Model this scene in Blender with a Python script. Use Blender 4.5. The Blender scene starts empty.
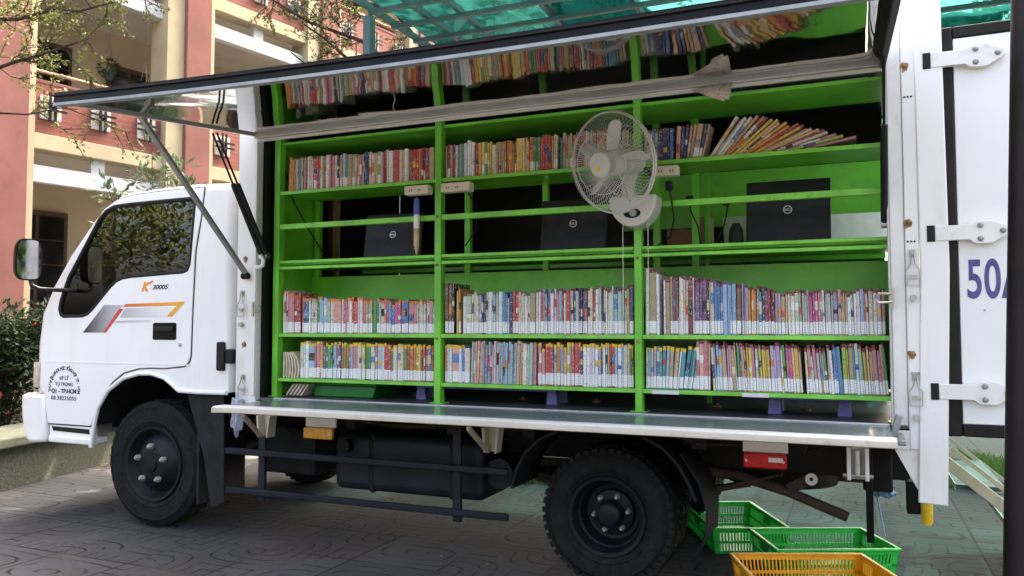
import bpy, bmesh, math, random
from mathutils import Vector, Matrix, Euler
from mathutils.geometry import tessellate_polygon
random.seed(7)
SC = bpy.context.scene
COL = SC.collection
R = math.radians
PI = math.pi

# ------------------------------------------------------------------ helpers
def lin(c):
    return tuple(((x / 12.92) if x <= 0.04045 else ((x + 0.055) / 1.055) ** 2.4) for x in c)

def hexc(h):
    return lin(tuple(int(h[i:i + 2], 16) / 255 for i in (0, 2, 4)))

def offset_of(o):
    v = Vector((0, 0, 0))
    while o is not None:
        v += o.location
        o = o.parent
    return v

class MB:
    """collects geometry in world coordinates, then links it as one mesh object"""
    def __init__(s):
        s.v, s.f, s.m, s.c = [], [], [], []
    def add(s, vs, fs, m=0, col=None):
        b = len(s.v)
        s.v.extend(Vector(v) for v in vs)
        for f in fs:
            s.f.append([b + i for i in f]); s.m.append(m); s.c.append(col)
        return s
    def box(s, x0, x1, y0, y1, z0, z1, m=0):
        return s.add([(x0, y0, z0), (x1, y0, z0), (x1, y1, z0), (x0, y1, z0), (x0, y0, z1), (x1, y0, z1), (x1, y1, z1), (x0, y1, z1)],
              [(3, 2, 1, 0), (4, 5, 6, 7), (0, 1, 5, 4), (1, 2, 6, 5), (2, 3, 7, 6), (3, 0, 4, 7)], m)
    def obox(s, c, ux, uy, uz, hx, hy, hz, m=0):
        c = Vector(c); ux = Vector(ux).normalized(); uy = Vector(uy).normalized(); uz = Vector(uz).normalized()
        vs = [c + ux * a * hx + uy * b * hy + uz * d * hz for a, b, d in
              ((-1, -1, -1), (1, -1, -1), (1, 1, -1), (-1, 1, -1), (-1, -1, 1), (1, -1, 1), (1, 1, 1), (-1, 1, 1))]
        return s.add(vs, [(3, 2, 1, 0), (4, 5, 6, 7), (0, 1, 5, 4), (1, 2, 6, 5), (2, 3, 7, 6), (3, 0, 4, 7)], m)
    def bar(s, p, q, w, h, m=0, up=(0, 0, 1)):
        p, q = Vector(p), Vector(q)
        d = (q - p).normalized(); up = Vector(up)
        if abs(d.dot(up)) > 0.98: up = Vector((1, 0, 0))
        sx = d.cross(up).normalized(); uz = sx.cross(d).normalized()
        return s.obox((p + q) / 2, d, sx, uz, (q - p).length / 2, w / 2, h / 2, m)
    def tube(s, pts, r, n=8, m=0, caps=True, closed=False):
        pts = [Vector(p) for p in pts]
        k = len(pts)
        rs = r if isinstance(r, (list, tuple)) else [r] * k
        tang = []
        for i in range(k):
            if closed: t = pts[(i + 1) % k] - pts[i - 1]
            else: t = pts[min(i + 1, k - 1)] - pts[max(i - 1, 0)]
            tang.append(t.normalized())
        a = tang[0].orthogonal().normalized()
        vs = []
        for i in range(k):
            a = (a - tang[i] * a.dot(tang[i]))
            a = a.normalized() if a.length > 1e-6 else tang[i].orthogonal().normalized()
            b = tang[i].cross(a)
            for j in range(n):
                th = 2 * PI * j / n
                vs.append(pts[i] + (a * math.cos(th) + b * math.sin(th)) * rs[i])
        fs = []
        for i in range(k if closed else k - 1):
            i2 = (i + 1) % k
            for j in range(n):
                fs.append((i * n + j, i * n + (j + 1) % n, i2 * n + (j + 1) % n, i2 * n + j))
        if caps and not closed:
            fs.append(tuple(range(n - 1, -1, -1))); fs.append(tuple((k - 1) * n + j for j in range(n)))
        return s.add(vs, fs, m)
    def lathe(s, o, axis, prof, n=32, m=0, closed=False):
        """prof: list of (radius, height along axis)"""
        o = Vector(o); ax = Vector(axis).normalized()
        a = ax.orthogonal().normalized() if abs(ax.z) > .9 else ax.cross(Vector((0, 0, 1))).normalized()
        b = ax.cross(a)
        vs = []
        for r, h in prof:
            for j in range(n):
                th = 2 * PI * j / n
                vs.append(o + ax * h + (a * math.cos(th) + b * math.sin(th)) * max(r, 1e-4))
        fs = []
        k = len(prof)
        for i in range(k if closed else k - 1):
            i2 = (i + 1) % k
            for j in range(n):
                fs.append((i * n + j, i * n + (j + 1) % n, i2 * n + (j + 1) % n, i2 * n + j))
        return s.add(vs, fs, m)
    def cyl(s, p, q, r, n=16, m=0):
        p, q = Vector(p), Vector(q)
        L = (q - p).length
        return s.lathe(p, q - p, [(0, 0), (r, 0), (r, L), (0, L)], n, m)
    def slab(s, outer, d0, d1, plane='XZ', holes=(), m=0, ms=None):
        """polygon (with holes) between depths d0 and d1 along the plane's normal"""
        ms = m if ms is None else ms
        def P(p, d):
            a, b = p
            return {'XZ': (a, d, b), 'XY': (a, b, d), 'YZ': (d, a, b)}[plane]
        loops = [list(outer)] + [list(h) for h in holes]
        flat = [p for l in loops for p in l]
        tris = tessellate_polygon([[Vector((p[0], p[1], 0)) for p in l] for l in loops])
        k = len(flat)
        vs = [P(p, d0) for p in flat] + [P(p, d1) for p in flat]
        fs = []
        if len(loops) == 1:
            fs = [tuple(range(k)), tuple(range(2 * k - 1, k - 1, -1))]
        else:
            fs = [tuple(t) for t in tris] + [tuple(i + k for i in reversed(t)) for t in tris]
        nb = len(fs)
        b = 0
        for l in loops:
            for i in range(len(l)):
                j = (i + 1) % len(l)
                fs.append((b + i, b + j, k + b + j, k + b + i))
            b += len(l)
        s.add(vs, fs[:nb], m)
        base = len(s.v) - len(vs)
        for f in fs[nb:]:
            s.f.append([base + i for i in f]); s.m.append(ms); s.c.append(None)
        return s
    def build(s, name, mats, parent=None, bevel=0, seg=2, sharp=35, flat=False, smooth_normals=True):
        me = bpy.data.meshes.new(name)
        off = offset_of(parent)
        me.from_pydata([tuple(v - off) for v in s.v], [], s.f)
        mats = mats if isinstance(mats, (list, tuple)) else [mats]
        for mt in mats: me.materials.append(mt)
        me.polygons.foreach_set('material_index', s.m)
        if any(c is not None for c in s.c):
            at = me.color_attributes.new('Col', 'FLOAT_COLOR', 'CORNER')
            buf = []
            for f, c in zip(s.f, s.c):
                c = c or (1, 1, 1)
                buf.extend([c[0], c[1], c[2], 1.0] * len(f))
            at.data.foreach_set('color', buf)
        bm = bmesh.new(); bm.from_mesh(me)
        if not flat:
            bmesh.ops.recalc_face_normals(bm, faces=bm.faces)
        bm.to_mesh(me); bm.free()
        if not flat:
            me.polygons.foreach_set('use_smooth', [True] * len(me.polygons))
            me.set_sharp_from_angle(angle=R(sharp))
        me.update()
        o = bpy.data.objects.new(name, me)
        COL.objects.link(o)
        if parent is not None: o.parent = parent
        if bevel:
            md = o.modifiers.new('bevel', 'BEVEL'); md.width = bevel; md.segments = seg
            md.limit_method = 'ANGLE'; md.angle_limit = R(40); md.harden_normals = False
        return o

def tag(o, label=None, cat=None, group=None, kind=None):
    if label: o['label'] = label
    if cat: o['category'] = cat
    if group: o['group'] = group
    if kind: o['kind'] = kind
    return o

def thing(name, label, cat, loc=(0, 0, 0), group=None):
    o = bpy.data.objects.new(name, None)
    o.empty_display_size = 0.1
    COL.objects.link(o); o.location = loc
    return tag(o, label, cat, group)

def copy_tree(o, parent=None):
    c = o.copy(); COL.objects.link(c)
    if parent is not None: c.parent = parent
    for ch in list(o.children): copy_tree(ch, c)
    return c

def text_mesh(name, s, size, mat, parent, origin, ux, uy, extrude=0.0008, align='LEFT', shear=0.0, xs=1.0, bold=0.0, spacing=1.0):
    cu = bpy.data.curves.new(name, 'FONT'); cu.body = s; cu.size = size; cu.extrude = extrude
    cu.align_x = align; cu.shear = shear; cu.offset = bold; cu.space_character = spacing
    t = bpy.data.objects.new(name + '_src', cu); COL.objects.link(t)
    dg = bpy.context.evaluated_depsgraph_get()
    me = bpy.data.meshes.new_from_object(t.evaluated_get(dg))
    bpy.data.objects.remove(t)
    ux = Vector(ux).normalized(); uy = Vector(uy).normalized(); un = ux.cross(uy)
    off = offset_of(parent)
    o0 = Vector(origin)
    for v in me.vertices:
        v.co = o0 + ux * v.co.x * xs + uy * v.co.y + un * v.co.z - off
    me.materials.clear(); me.materials.append(mat)
    o = bpy.data.objects.new(name, me); COL.objects.link(o)
    if parent is not None: o.parent = parent
    return o

# ------------------------------------------------------------------ materials
class NT:
    def __init__(s, name):
        s.mat = bpy.data.materials.new(name); s.mat.use_nodes = True
        s.t = s.mat.node_tree; s.t.nodes.clear()
        s.out = s.n('ShaderNodeOutputMaterial')
    def n(s, typ, **kw):
        nd = s.t.nodes.new(typ)
        for k, v in kw.items(): setattr(nd, k, v)
        return nd
    def l(s, a, b): s.t.links.new(a, b)
    def setin(s, nd, key, v):
        if hasattr(v, 'is_output') or isinstance(v, bpy.types.NodeSocket): s.l(v, nd.inputs[key])
        else: nd.inputs[key].default_value = v
    def math(s, op, a, b=0.0, c=0.0, clamp=False):
        nd = s.n('ShaderNodeMath', operation=op); nd.use_clamp = clamp
        s.setin(nd, 0, a); s.setin(nd, 1, b)
        if len(nd.inputs) > 2: s.setin(nd, 2, c)
        return nd.outputs[0]
    def mix(s, f, a, b, mode='MIX'):
        nd = s.n('ShaderNodeMix', data_type='RGBA', blend_type=mode)
        s.setin(nd, 0, f)
        for k, v in ((6, a), (7, b)):
            if isinstance(v, tuple): v = (*v[:3], 1.0)
            s.setin(nd, k, v)
        return nd.outputs[2]
    def noise(s, scale, detail=4, vec=None, rough=.55, dist=0.0):
        nd = s.n('ShaderNodeTexNoise'); nd.inputs['Scale'].default_value = scale
        nd.inputs['Detail'].default_value = detail; nd.inputs['Roughness'].default_value = rough
        nd.inputs['Distortion'].default_value = dist
        if vec is not None: s.l(vec, nd.inputs['Vector'])
        return nd.outputs['Fac']
    def obj(s, scale=None, loc=None):
        tc = s.n('ShaderNodeTexCoord')
        if scale is None and loc is None: return tc.outputs['Object']
        mp = s.n('ShaderNodeMapping')
        if scale: mp.inputs['Scale'].default_value = scale
        if loc: mp.inputs['Location'].default_value = loc
        s.l(tc.outputs['Object'], mp.inputs['Vector'])
        return mp.outputs['Vector']
    def ramp(s, f, lo, hi):
        nd = s.n('ShaderNodeMapRange'); nd.interpolation_type = 'SMOOTHSTEP'
        s.setin(nd, 0, f); nd.inputs[1].default_value = lo; nd.inputs[2].default_value = hi
        return nd.outputs[0]
    def bump(s, h, strength=.3, dist=.01):
        nd = s.n('ShaderNodeBump'); nd.inputs['Strength'].default_value = strength
        nd.inputs['Distance'].default_value = dist; s.l(h, nd.inputs['Height'])
        return nd.outputs['Normal']
    def principled(s, col, rough=.5, metal=0.0, normal=None, coat=0.0, spec=.5):
        p = s.n('ShaderNodeBsdfPrincipled')
        if isinstance(col, tuple): col = (*col[:3], 1.0)
        s.setin(p, 'Base Color', col); s.setin(p, 'Roughness', rough); s.setin(p, 'Metallic', metal)
        p.inputs['Coat Weight'].default_value = coat; p.inputs['Coat Roughness'].default_value = .08
        p.inputs['Specular IOR Level'].default_value = spec
        if normal is not None: s.l(normal, p.inputs['Normal'])
        return p.outputs[0]
    def done(s, sh):
        s.l(sh, s.out.inputs['Surface']); return s.mat

def paint(name, col, rough=.45, metal=0.0, var=.12, scale=6.0, dirt=None, dirt_amt=.3, bump=.0, bscale=60.0, coat=0.0, spec=.5, dscale=None):
    if max(col) < .06 and spec == .5: spec = .22
    t = NT(name)
    v = t.obj()
    n1 = t.noise(scale, 5, v)
    dark = tuple(c * (1 - var) for c in col); lite = tuple(min(1, c * (1 + var * .6)) for c in col)
    c = t.mix(t.ramp(n1, .3, .7), dark, lite)
    if dirt is not None:
        n2 = t.noise(dscale or scale * 2.3, 8, v, .65, .4)
        c = t.mix(t.math('MULTIPLY', t.ramp(n2, .52, .75), dirt_amt), c, dirt)
    r = t.math('ADD', t.math('MULTIPLY', t.noise(scale * 3, 3, v), .16), rough - .08)
    nrm = t.bump(t.noise(bscale, 4, v), bump, .004) if bump else None
    return t.done(t.principled(c, r, metal, nrm, coat, spec))

def vstreak(name, col, dirt, rough=.4, amt=.35, coat=0.1, rust=0.0):
    """painted sheet metal with vertical rain streaks and grime"""
    t = NT(name)
    n1 = t.noise(9, 6, t.obj((1, 1, .12)), .6)
    n2 = t.noise(3, 6, t.obj(), .6)
    f = t.math('MULTIPLY', t.math('MULTIPLY', t.ramp(n1, .45, .8), t.ramp(n2, .35, .7)), amt)
    c = t.mix(f, col, dirt)
    if rust:
        n3 = t.noise(22, 8, t.obj(), .7)
        c = t.mix(t.math('MULTIPLY', t.ramp(n3, .66, .74), rust), c, (.22, .08, .025))
    r = t.math('ADD', t.math('MULTIPLY', n2, .2), rough - .1)
    return t.done(t.principled(c, r, 0, None, coat))

M = {}
M['cab_white'] = vstreak('cab_white_paint', (.80, .80, .79), (.50, .44, .34), .30, .34, .5, .12)
M['post_white'] = vstreak('post_white_paint', (.78, .77, .74), (.42, .35, .25), .45, .5, .05, .7)
M['worn_white'] = paint('worn_white_paint', (.74, .73, .69), .5, var=.05, scale=7, dirt=(.40, .33, .25), dirt_amt=.35, dscale=18, bump=.15)
M['box_white'] = vstreak('box_white_paint', (.76, .76, .74), (.45, .41, .34), .4, .4, .15, .1)
M['green'] = paint('shelf_green_paint', (.15, .56, .045), .36, var=.22, scale=3.5, dirt=(.07, .27, .03), dirt_amt=.45, dscale=14, coat=.15, bump=.12, bscale=25)
M['green_edge'] = paint('shelf_edge_green_paint', (.20, .62, .065), .38, var=.2, scale=7, dirt=(.10, .24, .05), dirt_amt=.6, dscale=42, bump=.12, bscale=25)
M['black'] = paint('black_rubber', (.012, .012, .013), .55, var=.3, scale=20)
M['gasket'] = paint('brown_black_gasket', (.013, .010, .009), .5, var=.3, scale=8, spec=.2)
M['tyre'] = paint('tyre_rubber', (.011, .011, .0115), .85, var=.35, scale=18, dirt=(.048, .040, .032), dirt_amt=.6, bump=.35, bscale=90)
M['rim'] = paint('dark_blue_steel_rim', (.007, .008, .012), .5, var=.3, scale=14, dirt=(.022, .018, .014), dirt_amt=.4)
M['chassis'] = paint('chassis_black_steel', (.010, .0095, .010), .65, var=.4, scale=7, dirt=(.035, .027, .018), dirt_amt=.5)
M['guard'] = paint('blue_black_guard_steel', (.014, .016, .024), .5, var=.3, scale=6, dirt=(.03, .025, .02), dirt_amt=.4)
M['flap'] = paint('mudflap_rubber', (.016, .016, .019), .7, var=.35, scale=10, dirt=(.04, .033, .028), dirt_amt=.5)
M['rust'] = paint('rusty_brown_steel', (.050, .036, .028), .75, var=.4, scale=14, dirt=(.11, .065, .035), dirt_amt=.6, bump=.3)
M['steel'] = paint('zinc_steel', (.45, .44, .42), .38, .9, var=.2, scale=20, dirt=(.25, .2, .15), dirt_amt=.3)
M['grey_steel'] = paint('grey_painted_steel', (.27, .28, .28), .45, .3, var=.15, scale=14)
M['alu'] = paint('aluminium_strip', (.50, .49, .48), .35, .25, var=.12, scale=4, dirt=(.35, .3, .25), dirt_amt=.3, dscale=30)
M['dark_trim'] = paint('dark_trim', (.005, .005, .0055), .35, var=.3, scale=8, spec=.14)
M['interior'] = paint('dark_cab_trim', (.05, .052, .06), .7, var=.3, scale=8)
M['seat'] = paint('grey_blue_seat_cloth', (.09, .11, .16), .9, var=.3, scale=20)
M['bolt'] = paint('bright_nut', (.42, .41, .38), .35, .3, var=.2, scale=40)
M['rust_bolt'] = paint('rusty_bolt', (.30, .16, .07), .6, .3, var=.5, scale=60)
M['rust_stain'] = paint('rust_stain', (.34, .19, .09), .8, var=.5, scale=70, dirt=(.5, .38, .26), dirt_amt=.7)
M['wire'] = paint('dull_wire', (.42, .40, .36), .4, .8, var=.2, scale=30)
M['amber'] = paint('amber_lens', (.72, .33, .02), .2, var=.2, scale=40, coat=.5)
M['red_lens'] = paint('red_lens', (.55, .004, .006), .35, var=.25, scale=40, spec=.3)
M['lamp_glass'] = paint('clear_lamp_lens', (.48, .42, .34), .15, var=.25, scale=40, coat=.6)
M['yellow'] = paint('yellow_cap_plastic', (.72, .46, .02), .45, var=.15, scale=20, dirt=(.3, .2, .05), dirt_amt=.3)
M['purple_ink'] = paint('purple_lettering', (.075, .06, .21), .5, var=.25, scale=25, dirt=(.16, .13, .32), dirt_amt=.5)
M['navy_ink'] = paint('navy_lettering', (.03, .03, .09), .5, var=.2, scale=25)
M['dark_ink'] = paint('black_lettering', (.02, .02, .025), .45, var=.2, scale=25)
M['orange_ink'] = paint('orange_decal', (.80, .27, .015), .4, var=.06, scale=25)
M['red_ink'] = paint('red_decal', (.55, .045, .04), .4, var=.06, scale=25)
M['fan_plastic'] = paint('cream_fan_plastic', (.55, .54, .49), .35, var=.06, scale=12)
M['fan_blade'] = paint('pearly_fan_blade', (.58, .575, .54), .25, var=.05, scale=12, coat=.3)
M['fan_wire'] = paint('white_guard_wire', (.62, .61, .57), .35, var=.05, scale=12)
M['socket'] = paint('cream_power_strip', (.70, .64, .50), .45, var=.06, scale=20)
M['laptop'] = paint('dark_laptop_lid', (.020, .021, .026), .34, var=.3, scale=6, dirt=(.05, .05, .055), dirt_amt=.4)
M['logo_silver'] = paint('silver_badge', (.62, .64, .66), .3, .6, var=.05, scale=60)
M['wood'] = paint('pencil_wood', (.55, .40, .22), .6, var=.2, scale=60)
M['blue_plastic'] = paint('blue_plastic', (.06, .12, .45), .4, var=.1, scale=30)
M['white_plastic'] = paint('white_plastic', (.78, .78, .76), .4, var=.05, scale=30)
M['lilac'] = paint('lilac_plastic', (.22, .20, .56), .5, var=.1, scale=30)
M['bin_green'] = paint('shaded_bin_green', (.015, .20, .035), .4, var=.15, scale=10)  # green darkened to put the shelf's shadow into the colour
M['gate_beige'] = paint('beige_gate_edge', (.56, .50, .40), .5, var=.1, scale=6, dirt=(.30, .22, .14), dirt_amt=.5, dscale=22)
M['crate_green'] = paint('bright_green_crate', (.025, .55, .07), .38, var=.12, scale=10, dirt=(.02, .22, .04), dirt_amt=.3)
M['crate_orange'] = paint('orange_yellow_crate', (.80, .36, .012), .38, var=.12, scale=10, dirt=(.35, .16, .02), dirt_amt=.3)
M['card'] = paint('brown_cardboard', (.36, .24, .14), .8, var=.15, scale=8)
M['paper'] = paint('paper_white', (.72, .72, .72), .8, var=.08, scale=20)
def mk_news():
    t = NT('printed_newspaper'); v = t.obj((1, 1, 1))
    n = t.noise(210, 2, t.obj((.35, 1, 1)), .5); n2 = t.noise(16, 1, v)
    c = t.mix(t.ramp(n, .45, .58), (.50, .45, .38), (.70, .64, .54))
    c = t.mix(t.math('MULTIPLY', t.ramp(n2, .56, .6), .5), c, (.32, .17, .12))
    return t.done(t.principled(c, .85))
M['news'] = mk_news()
M['paper_old'] = paint('yellowed_paper', (.62, .53, .38), .85, var=.2, scale=30, dirt=(.35, .25, .15), dirt_amt=.3)
M['brick_box'] = paint('pinkish_box', (.42, .16, .11), .8, var=.2, scale=12)
M['pole'] = paint('black_brown_pole', (.010, .008, .008), .45, var=.4, scale=5, dirt=(.022, .015, .013), dirt_amt=.5)
M['teal_steel'] = paint('teal_painted_steel', (.05, .115, .12), .5, var=.2, scale=6, dirt=(.09, .10, .09), dirt_amt=.4)
M['ladder'] = paint('beige_step_frame', (.52, .45, .34), .5, var=.15, scale=10, dirt=(.3, .22, .14), dirt_amt=.4)
M['tread'] = paint('teal_grey_tread', (.06, .09, .09), .6, var=.2, scale=10)
M['cream'] = paint('cream_plaster', (.50, .42, .28), .85, var=.14, scale=2, dirt=(.42, .34, .22), dirt_amt=.4, dscale=5, bump=.2)
M['salmon'] = paint('salmon_plaster', (.25, .098, .085), .85, var=.16, scale=1.5, dirt=(.16, .07, .062), dirt_amt=.6, dscale=4, bump=.2)
M['beam_white'] = paint('pale_beam_plaster', (.60, .62, .66), .8, var=.06, scale=3, dirt=(.5, .5, .52), dirt_amt=.4, dscale=9)
M['wall_warm'] = paint('corridor_wall_plaster', (.62, .53, .40), .85, var=.08, scale=1.5)
M['soffit'] = paint('corridor_soffit', (.70, .67, .61), .85, var=.08, scale=1.5)
M['frame_wood'] = paint('brown_window_wood', (.10, .055, .035), .6, var=.3, scale=10)
M['dark_glass'] = paint('dark_window_glass', (.02, .02, .022), .12, var=.4, scale=3)
M['vent_white'] = paint('white_vent_block', (.70, .69, .66), .7, var=.1, scale=10)
M['iron'] = paint('navy_black_iron', (.007, .008, .014), .5, var=.2, scale=20)
M['handrail'] = paint('tan_handrail', (.45, .32, .2), .5, var=.15, scale=10)
M['bark'] = paint('grey_brown_bark', (.085, .062, .045), .9, var=.4, scale=10, bump=.7, bscale=30)
M['twig'] = paint('dark_twig_bark', (.05, .035, .028), .9, var=.4, scale=12)
M['soil'] = paint('dark_soil', (.04, .03, .02), .95, var=.4, scale=9, bump=.6, bscale=40)
M['flower'] = paint('red_flower_petal', (.6, .03, .03), .6, var=.2, scale=40)
M['pot'] = paint('green_hanging_pot', (.05, .10, .07), .6, var=.2, scale=20)
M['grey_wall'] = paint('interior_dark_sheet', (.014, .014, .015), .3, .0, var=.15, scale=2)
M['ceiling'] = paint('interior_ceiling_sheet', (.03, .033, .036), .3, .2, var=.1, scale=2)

def mk_mosswall():
    t = NT('mossy_rendered_wall'); v = t.obj()
    n1 = t.noise(60, 5, v, .6); n2 = t.noise(3, 5, v)
    c = t.mix(t.ramp(n1, .4, .62), (.040, .043, .033), (.082, .085, .066))
    c = t.mix(t.math('MULTIPLY', t.ramp(n2, .45, .7), .55), c, (.038, .048, .028))
    return t.done(t.principled(c, .95, 0, t.bump(n1, .4, .006)))
M['moss'] = mk_mosswall()
M['coping'] = paint('mossy_coping', (.15, .165, .125), .9, var=.15, scale=5, dirt=(.08, .10, .06), dirt_amt=.6, dscale=14, bump=.4)

def mk_brick():
    t = NT('red_brick_tile'); v = t.obj()
    b = t.n('ShaderNodeTexBrick'); mp = t.n('ShaderNodeMapping')
    mp.inputs['Rotation'].default_value = (R(90), 0, 0)
    t.l(v, mp.inputs[0]); t.l(mp.outputs[0], b.inputs['Vector'])
    b.inputs['Color1'].default_value = (.23, .068, .047, 1); b.inputs['Color2'].default_value = (.18, .054, .038, 1)
    b.inputs['Mortar'].default_value = (.26, .10, .075, 1)
    b.inputs['Scale'].default_value = 1.0; b.inputs['Mortar Size'].default_value = .006
    b.inputs['Brick Width'].default_value = .2; b.inputs['Row Height'].default_value = .065
    c = t.mix(t.math('MULTIPLY', t.noise(2, 5, v), .35), b.outputs['Color'], (.34, .11, .08))
    return t.done(t.principled(c, .7, 0, t.bump(b.outputs['Fac'], -.3, .004)))
M['brick'] = mk_brick()

def mk_mirror():
    t = NT('polished_panel_underside')
    n = t.noise(3.2, 1.5, t.obj((1, .8, 1)), .4)
    n2 = t.noise(16, 1, t.obj((1, .55, 1)), .4)
    h = t.math('ADD', n, t.math('MULTIPLY', n2, .06))
    g = t.noise(4, 6, t.obj(), .6)
    c = t.mix(g, (.50, .51, .50), (.60, .60, .59))
    return t.done(t.principled(c, .045, 1.0, t.bump(h, .21, .024)))
M['mirror'] = mk_mirror()
M['mirror_glass'] = paint('looking_glass', (.8, .82, .84), .05, 1.0, var=.02)

def mk_lip():
    t = NT('teal_grey_deck_sheet'); v = t.obj()
    n = t.noise(6, 6, v, .6); n2 = t.noise(70, 4, t.obj((.15, 1, 1)), .6)
    c = t.mix(t.ramp(n, .3, .7), (.20, .26, .25), (.27, .33, .32))
    c = t.mix(t.math('MULTIPLY', t.ramp(n2, .55, .75), .5), c, (.40, .43, .41))
    r = t.math('ADD', t.math('MULTIPLY', n, .16), .12)
    return t.done(t.principled(c, r, .25, t.bump(n, .05, .01)))
M['deck'] = mk_lip()
M['floor_sheet'] = paint('dull_floor_sheet', (.075, .085, .09), .4, .2, var=.25, scale=7, dirt=(.16, .15, .14), dirt_amt=.4)

def mk_glass(name, tint, ior=1.7, rough=.0):
    t = NT(name)
    fr = t.n('ShaderNodeFresnel'); fr.inputs['IOR'].default_value = ior
    tr = t.n('ShaderNodeBsdfTransparent'); tr.inputs[0].default_value = (*tint, 1)
    gl = t.n('ShaderNodeBsdfGlossy'); gl.inputs['Roughness'].default_value = rough
    gl.inputs['Color'].default_value = (1, 1, 1, 1)
    mx = t.n('ShaderNodeMixShader')
    t.l(fr.outputs[0], mx.inputs[0]); t.l(tr.outputs[0], mx.inputs[1]); t.l(gl.outputs[0], mx.inputs[2])
    return t.done(mx.outputs[0])
M['glass'] = mk_glass('tinted_side_glass', (.36, .40, .39), 1.85)

def mk_plasticbag(name, col):
    t = NT(name)
    tr = t.n('ShaderNodeBsdfTransparent'); tr.inputs[0].default_value = (.9, .92, .95, 1)
    p = t.principled(col, .25)
    mx = t.n('ShaderNodeMixShader'); mx.inputs[0].default_value = .5
    t.l(tr.outputs[0], mx.inputs[1]); t.l(p, mx.inputs[2])
    return t.done(mx.outputs[0])
M['clear_bag'] = mk_plasticbag('clear_plastic_film', (.55, .6, .68))
M['blue_bag'] = paint('pale_blue_plastic_film', (.16, .30, .45), .35, var=.3, scale=20)

def mk_net():
    t = NT('teal_shade_net'); v = t.obj()
    n = t.noise(5, 6, v, .6); n2 = t.noise(1.2, 3, v)
    c = t.mix(t.ramp(n, .3, .7), (.003, .030, .026), (.006, .050, .044))
    tl = t.n('ShaderNodeBsdfTranslucent'); t.l(c, tl.inputs[0])
    df = t.n('ShaderNodeBsdfDiffuse'); t.l(c, df.inputs[0])
    tr = t.n('ShaderNodeBsdfTransparent'); tr.inputs[0].default_value = (.09, .29, .285, 1)
    m1 = t.n('ShaderNodeMixShader'); m1.inputs[0].default_value = .3
    t.l(tl.outputs[0], m1.inputs[1]); t.l(df.outputs[0], m1.inputs[2])
    m2 = t.n('ShaderNodeMixShader'); t.l(t.math('ADD', t.math('MULTIPLY', t.ramp(n2, .4, .6), .10), .20), m2.inputs[0])
    t.l(m1.outputs[0], m2.inputs[1]); t.l(tr.outputs[0], m2.inputs[2])
    return t.done(m2.outputs[0])
M['net'] = mk_net()

def mk_leaf(name, c1, c2, trans=.35):
    t = NT(name)
    at = t.n('ShaderNodeAttribute', attribute_name='Col')
    s = t.n('ShaderNodeSeparateColor'); t.l(at.outputs['Color'], s.inputs[0])
    c = t.mix(s.outputs[0], c1, c2)
    p = t.principled(c, .55)
    tl = t.n('ShaderNodeBsdfTranslucent'); t.l(c, tl.inputs[0])
    mx = t.n('ShaderNodeMixShader'); mx.inputs[0].default_value = trans
    t.l(p, mx.inputs[1]); t.l(tl.outputs[0], mx.inputs[2])
    return t.done(mx.outputs[0])
M['leaf_olive'] = mk_leaf('olive_leaf', (.055, .08, .02), (.20, .22, .06))
M['leaf_dark'] = mk_leaf('dark_leaf', (.008, .022, .007), (.030, .065, .018))
M['leaf_broad'] = mk_leaf('broad_leaf', (.05, .10, .05), (.16, .22, .13))
M['grass'] = mk_leaf('grass_blade', (.05, .13, .02), (.16, .27, .05))

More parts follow.
